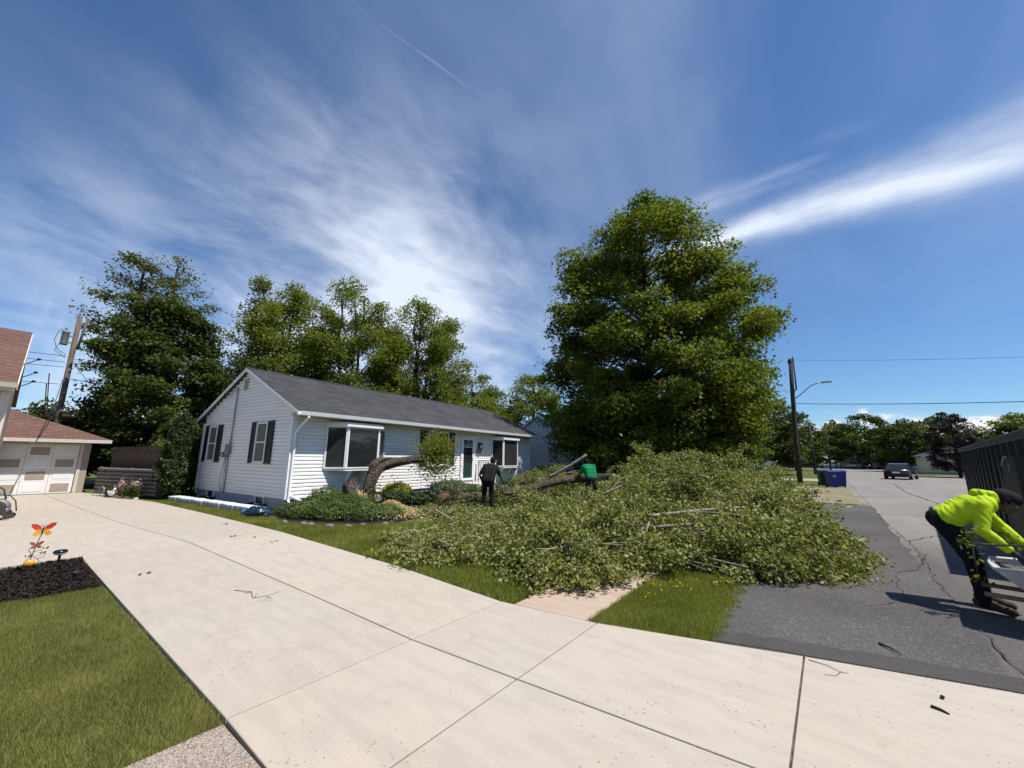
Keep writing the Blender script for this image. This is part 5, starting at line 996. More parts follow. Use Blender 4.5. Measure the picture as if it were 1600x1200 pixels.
# stones along the juniper bed
flat('stone', (.15, .14, .13), .9, .2, var=.3, scale=20)
EG = [(-10.75, 4.42), (-10.35, 4.40), (-9.95, 4.52), (-9.6, 4.66), (-9.3, 4.86), (-9.0, 5.15), (-8.8, 5.45), (-8.6, 5.8)]
for i, (x, y) in enumerate(EG):
    tag(MB().ell((0, 0, .02), (random.uniform(.06, .15), random.uniform(.05, .09), random.uniform(.03, .06)), 10, 7, jit=.25).build('edging_stone', MAT['stone'], None, (x+random.uniform(-.12, .12), y+random.uniform(-.06, .06), -.02)), 'grey stone edging the front of the juniper bed', 'stone', 'stones edging the juniper bed')
sheet('bed_soil', [(-13.0, 4.75), (-11.5, 4.35), (-10.3, 4.32), (-9.2, 4.85), (-8.5, 5.7), (-8.9, 7.2), (-9.8, 8.6), (-11.2, 10.2), (-12.6, 13.2), (-13.7, 13.2), (-13.0, 5.4)], -.020, MAT['mulch'])
bs = empty('small_bench', (-12.3, 6.35, 0), R(95), 'small dark iron bench frame beside the downspout', 'bench')
for x in (-.45, .45): MB().tube([(x, -.15, 0), (x, -.12, .38), (x, .12, .38), (x, .16, 0)], .018, 6).build('leg', MAT['black'], bs)
for y in (-.12, 0, .12): MB().box(-.5, y-.03, .39, .5, y+.03, .415).build('slat', MAT['black'], bs)

# ================================================================ near left corner: ornaments, lamp, hose reel
def m_wing(N_):
    v = oc(N_); s_ = N_.n('ShaderNodeSeparateXYZ'); N_.put(s_.inputs[0], v)
    c = N_.mix(N_.ss(s_.outputs[2], -.04, .05), (.80, .42, .03), (.62, .05, .03)); k = N_.vor(v, 22, 'DISTANCE_TO_EDGE')
    return pr(N_, N_.mix(N_.ss(k, .03, .015), c, (.03, .01, .01)), .35, .5)
mat('wing', m_wing); flat('orange_glass', (.70, .30, .03), .2, .6, var=.3, scale=20); flat('copper', (.12, .06, .04), .5, .4, .4); flat('wing_small', (.30, .10, .05), .4)
bf = empty('butterfly_stake', (-8.72, .36, -.02), 0, 'orange butterfly garden stake standing in the mulch bed', 'ornament')
b = MB(); b.tube([(0, 0, 0), (0, .01, .3), (-.02, .06, .62), (-.02, .10, .86)], .009, 6); b.tube([(0, .10, .10), (0, .15, .26), (0, .02, .38), (0, -.06, .28), (0, -.09, .12), (0, 0, .04)], .007, 5); b.tube([(0, .03, .45), (0, .14, .50), (0, .18, .42), (0, .14, .36)], .006, 5); b.tube([(0, .02, .4), (0, -.05, .50), (0, -.03, .56)], .006, 5); b.tube([(0, .1, .3), (0, .2, .32), (0, .24, .40)], .006, 5); b.build('stem', MAT['copper'], bf)
def wingpoly(s, sc, c, name, m_, tilt=.35):
    up_w = [(0, 0), (.04, .09), (.12, .15), (.20, .16), (.19, .09), (.12, .01), (.03, -.01)]; lo_w = [(0, -.01), (.09, -.01), (.15, -.05), (.14, -.11), (.08, -.13), (.03, -.09)]
    for pl in (up_w, lo_w):
        V = [(abs(x)*tilt*sc+k, s*x*sc, z*sc) for k in (0, .006) for x, z in pl]; n = len(pl)
        F = [list(range(n)), list(range(n, 2*n))[::-1]]+[[i, (i+1) % n, n+(i+1) % n, n+i] for i in range(n)]
        MB().add(V, F).build(name, m_, bf, c)
for s in (-1, 1): wingpoly(s, 1.0, (-.02, .105, .93), 'wing', MAT['wing'])
MB().tube([(-.015, .10, .82), (-.015, .105, .92), (-.01, .11, 1.0)], [.012, .016, .010], 8).tube([(-.01, .11, 1.0), (0, .14, 1.07)], .004, 4).tube([(-.01, .11, 1.0), (0, .07, 1.07)], .004, 4).build('body', MAT['black'], bf)
for s in (-1, 1): wingpoly(s, .55, (-.01, .055, .60), 'small_wing', MAT['wing_small'])
for y, z in ((.17, .40), (-.05, .36), (.20, .50), (.12, .16)): MB().add([(0, y, z), (.01, y+.04, z+.05), (0, y+.07, z+.04), (.01, y+.05, z)], [[0, 1, 2, 3]]).add([(.005, y, z-.002), (.015, y-.03, z+.05), (.005, y-.05, z+.03)], [[0, 1, 2]]).build('metal_leaf', MAT['copper'], bf)
MB().ell((0, .005, .22), (.055, .10, .075), 14, 9).build('glass_ball', MAT['orange_glass'], bf); MB().ell((0, .0, -.0), (.05, .05, .07), 12, 8).build('glass_drop', MAT['orange_glass'], bf); MB().box(-.05, -.08, .095, .05, .07, .115).build('collar', MAT['black'], bf)
bf.scale = (.58, .58, .60)
so_ = empty('solar_light', (-9.10, .66, -.02), 0, 'round-topped black solar path light at the edge of the mulch bed', 'garden light')
MB().tube([(0, 0, 0), (0, 0, .15)], [.022, .026], 10).build('stake', MAT['black'], so_); MB().lathe([(.02, .15), (.09, .165), (.115, .18), (.12, .20)], 20).build('lens', MAT['trim_white'], so_); MB().lathe([(.125, .198), (.128, .215), (.10, .235), (.0, .245)], 20).build('cap', MAT['black_gloss'], so_)
so_.scale = (.62, .62, .85)
s2 = empty('solar_light', (-7.72, .73, -.02), 0, 'short black solar light stub near the grass in the mulch', 'garden light'); MB().tube([(0, 0, 0), (0, 0, .10)], .02, 8).build('stake', MAT['black'], s2); MB().lathe([(.03, .09), (.04, .10), (.035, .13), (.0, .135)], 12).build('cap', MAT['black'], s2)
flat('taupe_plastic', (.055, .044, .038), .55, .35, var=.15)
hr = empty('hose_reel', (-15.7, .10, 0), R(80), 'grey-brown hose reel with a curved handle at the left edge', 'hose reel')
for s in (-1, 1):
    b = MB(); b.prism([(-.34, 0), (-.30, .10), (-.10, .42), (.0, .58), (.12, .52), (.26, .22), (.36, .02), (.26, .0), (.16, .18), (-.02, .30), (-.16, .12), (-.24, .0)], -.03, .03, Matrix.Translation((0, s*.27, .02)) @ Matrix.Rotation(PI/2, 4, 'X')); b.build('side_frame', MAT['taupe_plastic'], hr)
MB().lathe([(.20, -.22), (.20, .22)], 18, Matrix.Translation((.02, 0, .34)) @ Matrix.Rotation(PI/2, 4, 'X')).build('drum', MAT['taupe_plastic'], hr)
hs = MB()
for k in range(8): hs.tube([(.02+.225*math.cos(2*PI*t/18), -.18+k*.05, .34+.225*math.sin(2*PI*t/18)) for t in range(19)], .022, 6)
hs.build('hose', MAT['grey_metal'], hr)
MB().tube([(-.28, .30, .5), (-.1, .32, .72), (.15, .32, .70), (.30, .32, .5), (.36, .30, .2)], .016, 8).build('handle', MAT['taupe_plastic'], hr)
MB().tube([(.1, .30, .56), (.0, .38, .86), (-.16, .42, .98), (-.30, .44, 1.02)], .018, 8).build('crank', MAT['black'], hr)
for x in (-.26, .28): MB().lathe([(.08, -.02), (.08, .02)], 14, Matrix.Translation((x, .36, .08)) @ Matrix.Rotation(PI/2, 4, 'X')).build('wheel', MAT['black'], hr)

hr.scale = (.80, .80, .80); hr.location = (-15.9, -.06, 0)
# ================================================================ bins
flat('bin_blue', (.006, .026, .19), .45, .4, var=.12); flat('bin_green', (.012, .045, .030), .5, .35, var=.12)
def bin_(label, loc, rz_, m_, emblem=False):
    root = empty('wheeled_bin', loc, rz_, label, 'bin', 'bins at the roadside'); b = MB(); r = []
    for z, hx, hy in ((.05, .22, .24), (.09, .235, .255), (.90, .29, .33), (.93, .315, .35), (.97, .315, .35)): r += [(-hx, -hy, z), (hx, -hy, z), (hx, hy, z), (-hx, hy, z)]
    b.add(r, [[0, 3, 2, 1]]+[[k*4+i, k*4+(i+1) % 4, (k+1)*4+(i+1) % 4, (k+1)*4+i] for k in range(4) for i in range(4)]+[[16, 17, 18, 19]]); b.build('body', m_, root)
    b = MB(); b.add([(-.34, -.37, .975), (.34, -.37, .975), (.34, .40, .975), (-.34, .40, .975), (-.32, -.35, 1.01), (.32, -.35, 1.01), (.30, .36, 1.06), (-.30, .36, 1.06)], [[3, 2, 1, 0], [4, 5, 6, 7], [0, 1, 5, 4], [1, 2, 6, 5], [2, 3, 7, 6], [3, 0, 4, 7]]); b.build('lid', m_, root)
    MB().tube([(-.24, .36, .92), (-.24, .46, .98), (.24, .46, .98), (.24, .36, .92)], .018, 6).build('handle', m_, root)
    for s in (-1, 1): MB().lathe([(.12, -.03), (.13, 0), (.12, .03)], 16, Matrix.Translation((s*.25, .27, .12)) @ Matrix.Rotation(PI/2, 4, 'Y')).build('wheel', MAT['black'], root)
    if emblem:
        e = MB()
        for k in range(3):
            a = 2*PI*k/3+PI/2; c = Vector((math.cos(a)*.055, 0, math.sin(a)*.055)); t = Vector((-math.sin(a), 0, math.cos(a))); nn_ = Vector((math.cos(a), 0, math.sin(a)))
            e.add([Vector((0, -.33, .70))+c+t*.05+nn_*.018, Vector((0, -.33, .70))+c-t*.05+nn_*.018, Vector((0, -.33, .70))+c-t*.05-nn_*.018, Vector((0, -.33, .70))+c+t*.05-nn_*.018], [[0, 1, 2, 3]])
        e.build('emblem', MAT['trim_white'], root)
bin_('nearer blue wheeled bin with a pale emblem by the road', (.08, 32.4, -.02), R(20), MAT['bin_blue'], True)
bin_('blue wheeled bin half hidden at the right of the other', (.46, 33.5, -.02), R(10), MAT['bin_blue'])
bin_('dark green wheeled bin behind the blue bins', (-.36, 33.7, -.02), R(15), MAT['bin_green'])

# ================================================================ vehicles
def paint(name, c): flat(name, c, .25, .5, .15, var=.05, Coat_Weight=.6, Coat_Roughness=.05)
paint('paint_dark', (.012, .011, .022)); paint('paint_black', (.008, .008, .010)); paint('paint_silver', (.30, .31, .32)); paint('paint_red', (.10, .012, .014)); paint('paint_white', (.62, .62, .60))
flat('tail_red', (.35, .010, .012), .25, .5); flat('rubber', (.012, .012, .012), .8, .2); flat('rim', (.38, .38, .40), .35, .5, .6)
def car(label, loc, rz_, m_, suv=True, L=4.6, Wd=1.85, H=1.62):
    """faces local -y (its rear) towards the viewer when rz_=0"""
    root = empty('car', loc, rz_, label, 'car'); h = H; bel = .62*h
    st = [(-L/2, .40, .72*bel, .80), (-L/2+.06, .28, bel*.97, .92), (-L/2+.5, .22, bel, .98), (-.6, .20, bel, 1.0), (.9, .20, bel*.98, 1.0), (1.35, .22, bel*.90, .97), (L/2-.12, .26, bel*.80, .90), (L/2, .36, bel*.62, .76)]
    b = MB(); V = []
    for y, z0, z1, k in st:
        w = Wd/2*k; zm = z0+(z1-z0)*.45
        V += [(-w*.86, y, z0), (w*.86, y, z0), (w, y, z0+.12), (w*1.0, y, zm), (w*.93, y, z1), (-w*.93, y, z1), (-w*1.0, y, zm), (-w, y, z0+.12)]
    F = [[k*8+i, k*8+(i+1) % 8, (k+1)*8+(i+1) % 8, (k+1)*8+i][::-1] for k in range(len(st)-1) for i in range(8)]+[list(range(8)), [len(V)-8+i for i in range(8)][::-1]]
    b.add(V, F, True); b.build('body', m_, root)
    rear = -L/2+(.16 if suv else .75); tops = [(rear, bel*.97, .90), (rear+.42, h*.95, .74), (rear+1.0, h, .74), (.25, h*.985, .74), (1.15, bel*.95, .88)]
    V = []
    for y, z, k in tops: w = Wd/2*k; V += [(-w, y, z), (w, y, z)]
    lo = [(-Wd/2*.92, rear, bel*.95), (Wd/2*.92, rear, bel*.95), (Wd/2*.92, 1.2, bel*.93), (-Wd/2*.92, 1.2, bel*.93)]; o = len(V)
    cb = MB(); cb.add(V+lo, [[0, 1, 3, 2], [2, 3, 5, 4], [4, 5, 7, 6], [6, 7, 9, 8], [0, 2, 4, 6, 8, o+3, o], [1, o+1, o+2, 9, 7, 5, 3], [o, o+1, 1, 0], [8, 9, o+2, o+3]]); cab = cb.build('cabin', m_, root)
    def quad(a, b_, c, d, inset, off, nm, mm):
        a, b_, c, d = (Vector(p) for p in (a, b_, c, d)); ce = (a+b_+c+d)/4; n_ = (b_-a).cross(d-a).normalized()
        if n_.dot(ce-Vector((0, 0, h*.6))) < 0: n_ = -n_
        MB().add([p+(ce-p)*inset+n_*off for p in (a, b_, c, d)]+[p+(ce-p)*inset+n_*(off-.008) for p in (a, b_, c, d)], [[0, 1, 2, 3], [4, 5, 6, 7]]+[[i, (i+1) % 4, 4+(i+1) % 4, 4+i] for i in range(4)]).build(nm, mm, cab)
    quad(V[0], V[1], V[3], V[2], .12, .008, 'rear_window', MAT['glass_curtain']); quad(V[6], V[7], V[9], V[8], .10, .008, 'windscreen', MAT['glass'])
    for s in (0, 1):
        quad(lo[s] if s == 0 else lo[1], V[2+s], V[4+s], (V[4+s][0]*1.13, V[4+s][1], bel*.96), .12, .010, 'side_window', MAT['glass']); quad((V[4+s][0]*1.13, V[4+s][1]+.03, bel*.96), (V[4+s][0], V[4+s][1]+.03, V[4+s][2]), V[6+s], (V[8+s][0], V[8+s][1]-.15, bel*.96), .12, .010, 'side_window', MAT['glass'])
        sg = -1 if s == 0 else 1
        MB().bbox(sg*Wd*.40-.10, -L/2-.012, bel*.70, sg*Wd*.40+.10, -L/2+.14, bel*.90, .015).build('tail_light', MAT['tail_red'], root); MB().bbox(sg*Wd*.34-.16, L/2-.20, bel*.62, sg*Wd*.34+.16, L/2-.02, bel*.78, .02).build('headlight', MAT['trim_white'], root); MB().bbox(sg*(Wd/2*.93)-.07, .72, bel*.97, sg*(Wd/2*.93)+.13*sg+.07, .86, bel*1.10, .02).build('mirror', m_, root)
        for y in (-L/2+.85, L/2-.9):
            t = MB().lathe([(.16, -.11), (.31, -.11), (.335, -.08), (.335, .08), (.31, .11), (.16, .11)], 20, Matrix.Translation((sg*(Wd/2-.09), y, .335)) @ Matrix.Rotation(PI/2, 4, 'Y')).build('wheel', MAT['rubber'], root)
            MB().lathe([(.03, -.115), (.20, -.118), (.20, .118), (.03, .115)], 12, Matrix.Translation((sg*(Wd/2-.088), y, .335)) @ Matrix.Rotation(PI/2, 4, 'Y')).build('rim', MAT['rim'], t)
    MB().box(-.26, -L/2-.022, bel*.62, .26, -L/2+.02, bel*.62+.14).build('number_plate', MAT['trim_white'], root); MB().bbox(-Wd*.45, -L/2-.05, .30, Wd*.45, -L/2+.16, .50, .04).build('bumper', MAT['black'], root)
    return root
car('dark sedan driving away down the street', (5.35, 53.5, -.02), R(-14), MAT['paint_dark'], False, 4.7, 1.86, 1.48)
car('dark car parked left of the far carport', (-8.4, 113.6, -.02), R(78), MAT['paint_black'], True, 4.7, 1.85, 1.75); car('black pickup-sized car parked beside the far pole, left', (-4.2, 115, -.02), R(80), MAT['paint_black'], True, 4.9, 1.9, 1.8)
car('small white car low behind the far pole', (.0, 117, -.02), R(85), MAT['paint_white'], False, 4.4, 1.8, 1.45); car('silver car parked under the wide far tree', (3.7, 113.8, -.02), R(10), MAT['paint_silver'], True, 4.6, 1.85, 1.7); car('dark red car beside the parked silver car', (6.4, 115, -.02), R(0), MAT['paint_red'], False, 4.5, 1.8, 1.5); car('black car with glinting lamp under the wide far tree', (8.9, 114.5, -.02), R(170), MAT['paint_black'], True, 4.7, 1.85, 1.6)

# container and the low machine in front of it
flat('container_blue', (.007, .009, .019), .42, .4, .0, var=.35, scale=2.5); flat('rim_grey', (.05, .05, .055), .55, .4, var=.2); flat('teal_paint', (.012, .030, .045), .45, .4, var=.25); flat('tray_grey', (.42, .42, .43), .6, .4, .1, var=.2, scale=5); flat('rust', (.22, .09, .05), .85, .2, var=.3, scale=12); leafmat('mulch_light', (.10, .07, .04), (.34, .25, .14), .1); flat('letter_blue', (.22, .30, .40), .5)
F0, N0 = Vector((3.81, 21.67, 0)), Vector((2.33, 9.25, 0)); dv3 = (F0-N0).normalized(); CL = (F0-N0).length
co = empty('dark_container', N0, math.atan2(dv3.y, dv3.x), 'long dark blue ribbed container standing at the right edge', 'container')
CW, CT = 2.3, 2.11
MB().bbox(0, -CW, .25, CL, -.10, CT-.14, .01).build('shell', MAT['container_blue'], co)
MB().bbox(-.02, -.12, CT-.14, CL+.02, .02, CT, .012).bbox(-.02, -CW-.02, CT-.14, CL+.02, -CW+.12, CT, .012).bbox(CL-.1, -CW+.13, CT-.13, CL+.015, -.13, CT-.005, .012).build('top_rail', MAT['rim_grey'], co)
MB().bbox(-.02, -.12, .12, CL+.02, .03, .28, .012).build('bottom_rail', MAT['container_blue'], co)
k = 0; x = .12
while x < CL-.1:
    MB().add([(x, -.10, .28), (x+.08, .01, .28), (x+.24, .01, .28), (x+.32, -.10, .28), (x, -.10, CT-.14), (x+.08, .01, CT-.14), (x+.24, .01, CT-.14), (x+.32, -.10, CT-.14)], [[0, 1, 5, 4], [1, 2, 6, 5], [2, 3, 7, 6], [4, 5, 6, 7], [0, 3, 2, 1]]).build('rib', MAT['container_blue'], co); x += .78
for x in (1.2, CL-1.2):
    for y in (-.35, -CW+.35): MB().lathe([(.12, -.08), (.12, .08)], 14, Matrix.Translation((x, y, .10)) @ Matrix.Rotation(PI/2, 4, 'X')).build('roller', MAT['rust'], co)
MB().bbox(CL+.02, -.30, .80, CL+.16, -.12, 1.02, .02).build('latch', MAT['black'], co)
m_wood('handle_wood', (.13, .075, .045), (.24, .15, .095), (1, 8, 8))
lw = empty('wheelbarrow', (1.34, 6.62, 0), R(-9), 'wheelbarrow with a pale grey tray of debris before the yellow-jacketed worker', 'wheelbarrow')
t = MB(); t.add([(-.10, -.36, .56), (1.30, -.42, .62), (1.30, .42, .62), (-.10, .36, .56), (.16, -.26, .31), (1.0, -.26, .30), (1.0, .26, .30), (.16, .26, .31)], [[0, 4, 5, 1][::-1], [3, 7, 4, 0][::-1], [2, 6, 7, 3][::-1], [1, 5, 6, 2][::-1], [4, 7, 6, 5]])
t.add([(p[0]*1.0+dx, p[1]*1.0+dy, p[2]-dz_) for (p, dx, dy, dz_) in (((-.10, -.36, .56), -.012, -.012, .0), ((1.30, -.42, .62), .012, -.012, 0), ((1.30, .42, .62), .012, .012, 0), ((-.10, .36, .56), -.012, .012, 0), ((.16, -.26, .31), -.012, -.012, .012), ((1.0, -.26, .30), .012, -.012, .012), ((1.0, .26, .30), .012, .012, .012), ((.16, .26, .31), -.012, .012, .012))], [[0, 4, 5, 1], [3, 7, 4, 0], [2, 6, 7, 3], [1, 5, 6, 2], [7, 4, 5, 6]])
t.tube([(-.10, -.36, .56), (1.30, -.42, .62), (1.32, 0, .625), (1.30, .42, .62), (-.10, .36, .56), (-.12, 0, .56), (-.10, -.36, .56)], .016, 8); tr = t.build('tray', MAT['tray_grey'], lw)
rng = np.random.default_rng(131); n = 700; C = np.stack([rng.uniform(.2, 1.1, n), rng.uniform(-.26, .26, n), rng.uniform(.40, .53, n)], 1); link('debris', leaf_mesh('debris', C, .075, 1.0, .4), MAT['mulch_light'], tr)
MB().box(.0, -.30, .50, .07, .30, .54, Matrix.Rotation(.25, 4, 'Z')).build('plank', MAT['fence_wood'], tr)
for s in (-1, 1):
    MB().bbox(-.20, s*.24-.02, .262, 1.35, s*.24+.02, .302, .006).build('handle', MAT['handle_wood'], lw)
    MB().tube([(.28, s*.26, .26), (.24, s*.27, .02), (.40, s*.27, .015), (.56, s*.26, .26)], .016, 8).build('leg', MAT['grey_metal'], lw)
MB().tube([(.27, -.26, .12), (.27, .26, .12)], .012, 6).build('brace', MAT['grey_metal'], lw)
wh = MB().lathe([(.10, -.05), (.17, -.055), (.195, -.03), (.195, .03), (.17, .055), (.10, .05)], 20, Matrix.Translation((1.38, 0, .195)) @ Matrix.Rotation(PI/2, 4, 'X')).build('wheel', MAT['rubber'], lw); MB().lathe([(.02, -.05), (.11, -.04), (.11, .04), (.02, .05)], 14, Matrix.Translation((1.38, 0, .195)) @ Matrix.Rotation(PI/2, 4, 'X')).build('hub', MAT['grey_metal'], wh)
hd = MB(); hd.prism([(-.02, .35), (1.45, .35), (1.55, .9), (1.48, 1.32), (1.30, 1.55), (1.0, 1.67), (-.02, 1.70)], .015, .17, Matrix(((1, 0, 0, 0), (0, 0, 1, 0), (0, 1, 0, 0), (0, 0, 0, 1)))); hood = hd.build('side_housing', MAT['black'], co)
MB().tube([(.85, .16, 1.69), (1.0, .16, 1.675), (1.18, .16, 1.61), (1.30, .16, 1.55)], .022, 6).build('hood_edge', MAT['tray_grey'], hood)
tc = bpy.data.curves.new('letters', 'FONT'); tc.body = 'U'; tc.size = .22; tc.extrude = .003
to = bpy.data.objects.new('lettering', tc); col.objects.link(to); dg = bpy.context.evaluated_depsgraph_get(); nm = bpy.data.meshes.new_from_object(to.evaluated_get(dg)); bpy.data.objects.remove(to)
nm.transform(Matrix(((-1, 0, 0, .62), (0, 0, 1, .176), (0, 1, 0, 1.46), (0, 0, 0, 1)))); nm.materials.clear(); link('lettering', nm, MAT['letter_blue'], hood)
rng = np.random.default_rng(132); Cc = []
for (c_, s_, k_) in (((1.12, 6.62, .74), (.05, .05, .12), 34), ((1.12, 6.6, .42), (.04, .04, .05), 12), ((1.72, 6.85, .74), (.22, .12, .05), 120)): Cc.append(rng.normal(c_, s_, (k_, 3)))
lb_ = empty('held_branch', (1.3, 6.6, .85), 0, 'leafy branch the yellow-jacketed worker is loading', 'branch'); link('foliage', leaf_mesh('foliage', np.concatenate(Cc)-np.array([1.3, 6.6, .85]), .065, .5), MAT['leaf_mid'], lb_); MB().tube([(-.18, .0, -.48), (-.18, .02, -.1), (-.05, .1, -.12), (.4, .25, -.10)], [.006, .010, .014, .008], 6).build('limb', MAT['bark_grey'], lb_)

# ================================================================ people
def blob_mesh(name, bones, voxel, smooth=6, wrinkle=0., wf=14., seed=0, wdir=None):
    """tapered capsules fused into one continuous skin"""
    b = MB()
    for p0, r0, p1, r1 in bones:
        p0, p1 = Vector(p0), Vector(p1); d = p1-p0; L = d.length
        ax = d.normalized() if L > 1e-6 else Vector((0, 0, 1)); pts, rs = [], []
        for k in range(5): a = PI/2*(k/4); pts.append(p0-ax*r0*math.cos(a)); rs.append(max(r0*math.sin(a), .001))
        for k in range(1, 6): a = PI/2*(k/5); pts.append(p1+ax*r1*math.sin(a)); rs.append(max(r1*math.cos(a), .001))
        b.tube(pts, rs, 14)
    me = b.mesh(name); o = bpy.data.objects.new(name, me); col.objects.link(o)
    m1 = o.modifiers.new('r', 'REMESH'); m1.mode = 'VOXEL'; m1.voxel_size = voxel; m2 = o.modifiers.new('s', 'SMOOTH'); m2.iterations = smooth; m2.factor = .5
    dg = bpy.context.evaluated_depsgraph_get(); out = bpy.data.meshes.new_from_object(o.evaluated_get(dg)); bpy.data.objects.remove(o)
    n = len(out.vertices); co_ = np.zeros(n*3, np.float32); out.vertices.foreach_get('co', co_); co_ = co_.reshape(-1, 3)
    if wrinkle:
        nn_ = np.zeros(n*3, np.float32); out.vertices.foreach_get('normal', nn_); nn_ = nn_.reshape(-1, 3)
        w_ = np.array(wdir if wdir is not None else (0.3, .2, 1.)); q = co_@(w_/np.linalg.norm(w_))*wf*2.2
        x, y, z = co_.T*wf
        msk = np.clip(.5+.8*np.sin(x*.31+seed)*np.sin(y*.27+1)+.5*np.sin(z*.35+x*.2), 0, 1.2)
        f1 = q+1.3*np.sin(x*.33+seed)+1.1*np.sin(y*.41)+.8*np.sin(z*.37); d = (np.abs(np.sin(f1*.5))-.6)*msk*1.1+np.sin(x*.5+y*.35-z*.3+seed)*.35+(np.abs(np.sin(x*.45-z*.5+y*.2))-.6)*.5*(1.2-msk)
        co_ = co_+nn_*(d*wrinkle)[:, None]; out.vertices.foreach_set('co', co_.ravel())
    out.polygons.foreach_set('use_smooth', np.ones(len(out.polygons), bool)); out.update(); return out
flat('skin_dark', (.060, .031, .020), .5, .4, var=.12, scale=14); flat('hair_black', (.008, .007, .007), .8, .2, var=.3, scale=60, bmp=.8, bscale=140.)
flat('shirt_black', (.016, .014, .015), .9, .15, var=.25, scale=9); flat('trouser_black', (.010, .010, .014), .9, .15, var=.25, scale=9); flat('shirt_green', (.006, .17, .060), .85, .15, var=.22, scale=9); flat('trouser_navy', (.018, .022, .034), .9, .15, var=.25, scale=9)
flat('hi_vis', (.40, .55, .010), .75, .2, var=.10, scale=7); flat('boot', (.05, .035, .025), .8, .2, var=.3, scale=20); flat('glove', (.03, .03, .035), .8, .2, var=.3, scale=20); flat('shoe_dark', (.012, .012, .012), .7)
V3 = Vector
def torso_bars(pel, neck, right, spec):
    """spec: (t, half width, radius) along the spine"""
    out = []
    for t, hw, r in spec: c = pel+(neck-pel)*t; out.append((c-right*hw, r, c+right*hw, r))
    for (a, b_) in zip(out[:-1], out[1:]): out2 = [(a[0], a[1]*.97, b_[0], b_[1]*.97), (a[2], a[1]*.97, b_[2], b_[1]*.97)]; out = out+out2
    return out
def hand(bones, wrist, elbow, palm_n, curl=.6, spread=1.):
    d = (wrist-elbow).normalized(); s = d.cross(palm_n).normalized(); pn = palm_n.normalized()
    bones.append((wrist, .027, wrist+d*.05, .030))
    for k in (-1, 1): bones.append((wrist+d*.02+s*.018*k, .016, wrist+d*.085+s*.026*k, .015))
    for i, (off, l) in enumerate(((-.032, .062), (-.011, .072), (.011, .068), (.032, .054))):
        k = wrist+d*.088+s*off*spread; a = k+(d*math.cos(curl*.5)+pn*math.sin(curl*.5))*l*.5; e = a+(d*math.cos(curl*1.3)+pn*math.sin(curl*1.3))*l*.5; bones += [(k, .0098, a, .0090), (a, .0090, e, .0078)]
    t0 = wrist+d*.03-s*.030; t1 = t0+(d*.6-s*.75+pn*.25).normalized()*.042; t2 = t1+(d*.85-s*.1+pn*.5).normalized()*.032; bones += [(t0, .013, t1, .011), (t1, .011, t2, .009)]
def head(bones, c, fwd, up):
    """skull, jaw, nose, brow, lips and ears; returns hair and eye bones"""
    r = fwd.cross(up).normalized()
    bones += [(c+up*.035-fwd*.025, .083, c+up*.035+fwd*.018, .078), (c-up*.02+fwd*.02, .068, c-up*.055+fwd*.045, .050), (c-up*.075+fwd*.055, .033, c-up*.085+fwd*.066, .026),
              (c+up*.010+fwd*.090, .010, c-up*.022+fwd*.110, .014), (c+up*.028+fwd*.082-r*.032, .012, c+up*.028+fwd*.082+r*.032, .012), (c-up*.055+fwd*.092-r*.018, .010, c-up*.055+fwd*.092+r*.018, .010)]
    for k in (-1, 1): bones.append((c+r*k*.078+up*.012-fwd*.008, .014, c+r*k*.082-up*.022-fwd*.002, .011))
    hair = [(c+up*.058-fwd*.040, .092, c+up*.066+fwd*.030, .080), (c+up*.0-fwd*.060, .066, c-up*.035-fwd*.056, .050), (c+up*.03-fwd*.02-r*.035, .062, c+up*.03-fwd*.02+r*.035, .062)]
    eyes = [(c+up*.006+fwd*.076+r*k*.030, .0085, c+up*.006+fwd*.078+r*k*.030, .0085) for k in (-1, 1)]
    return hair, eyes
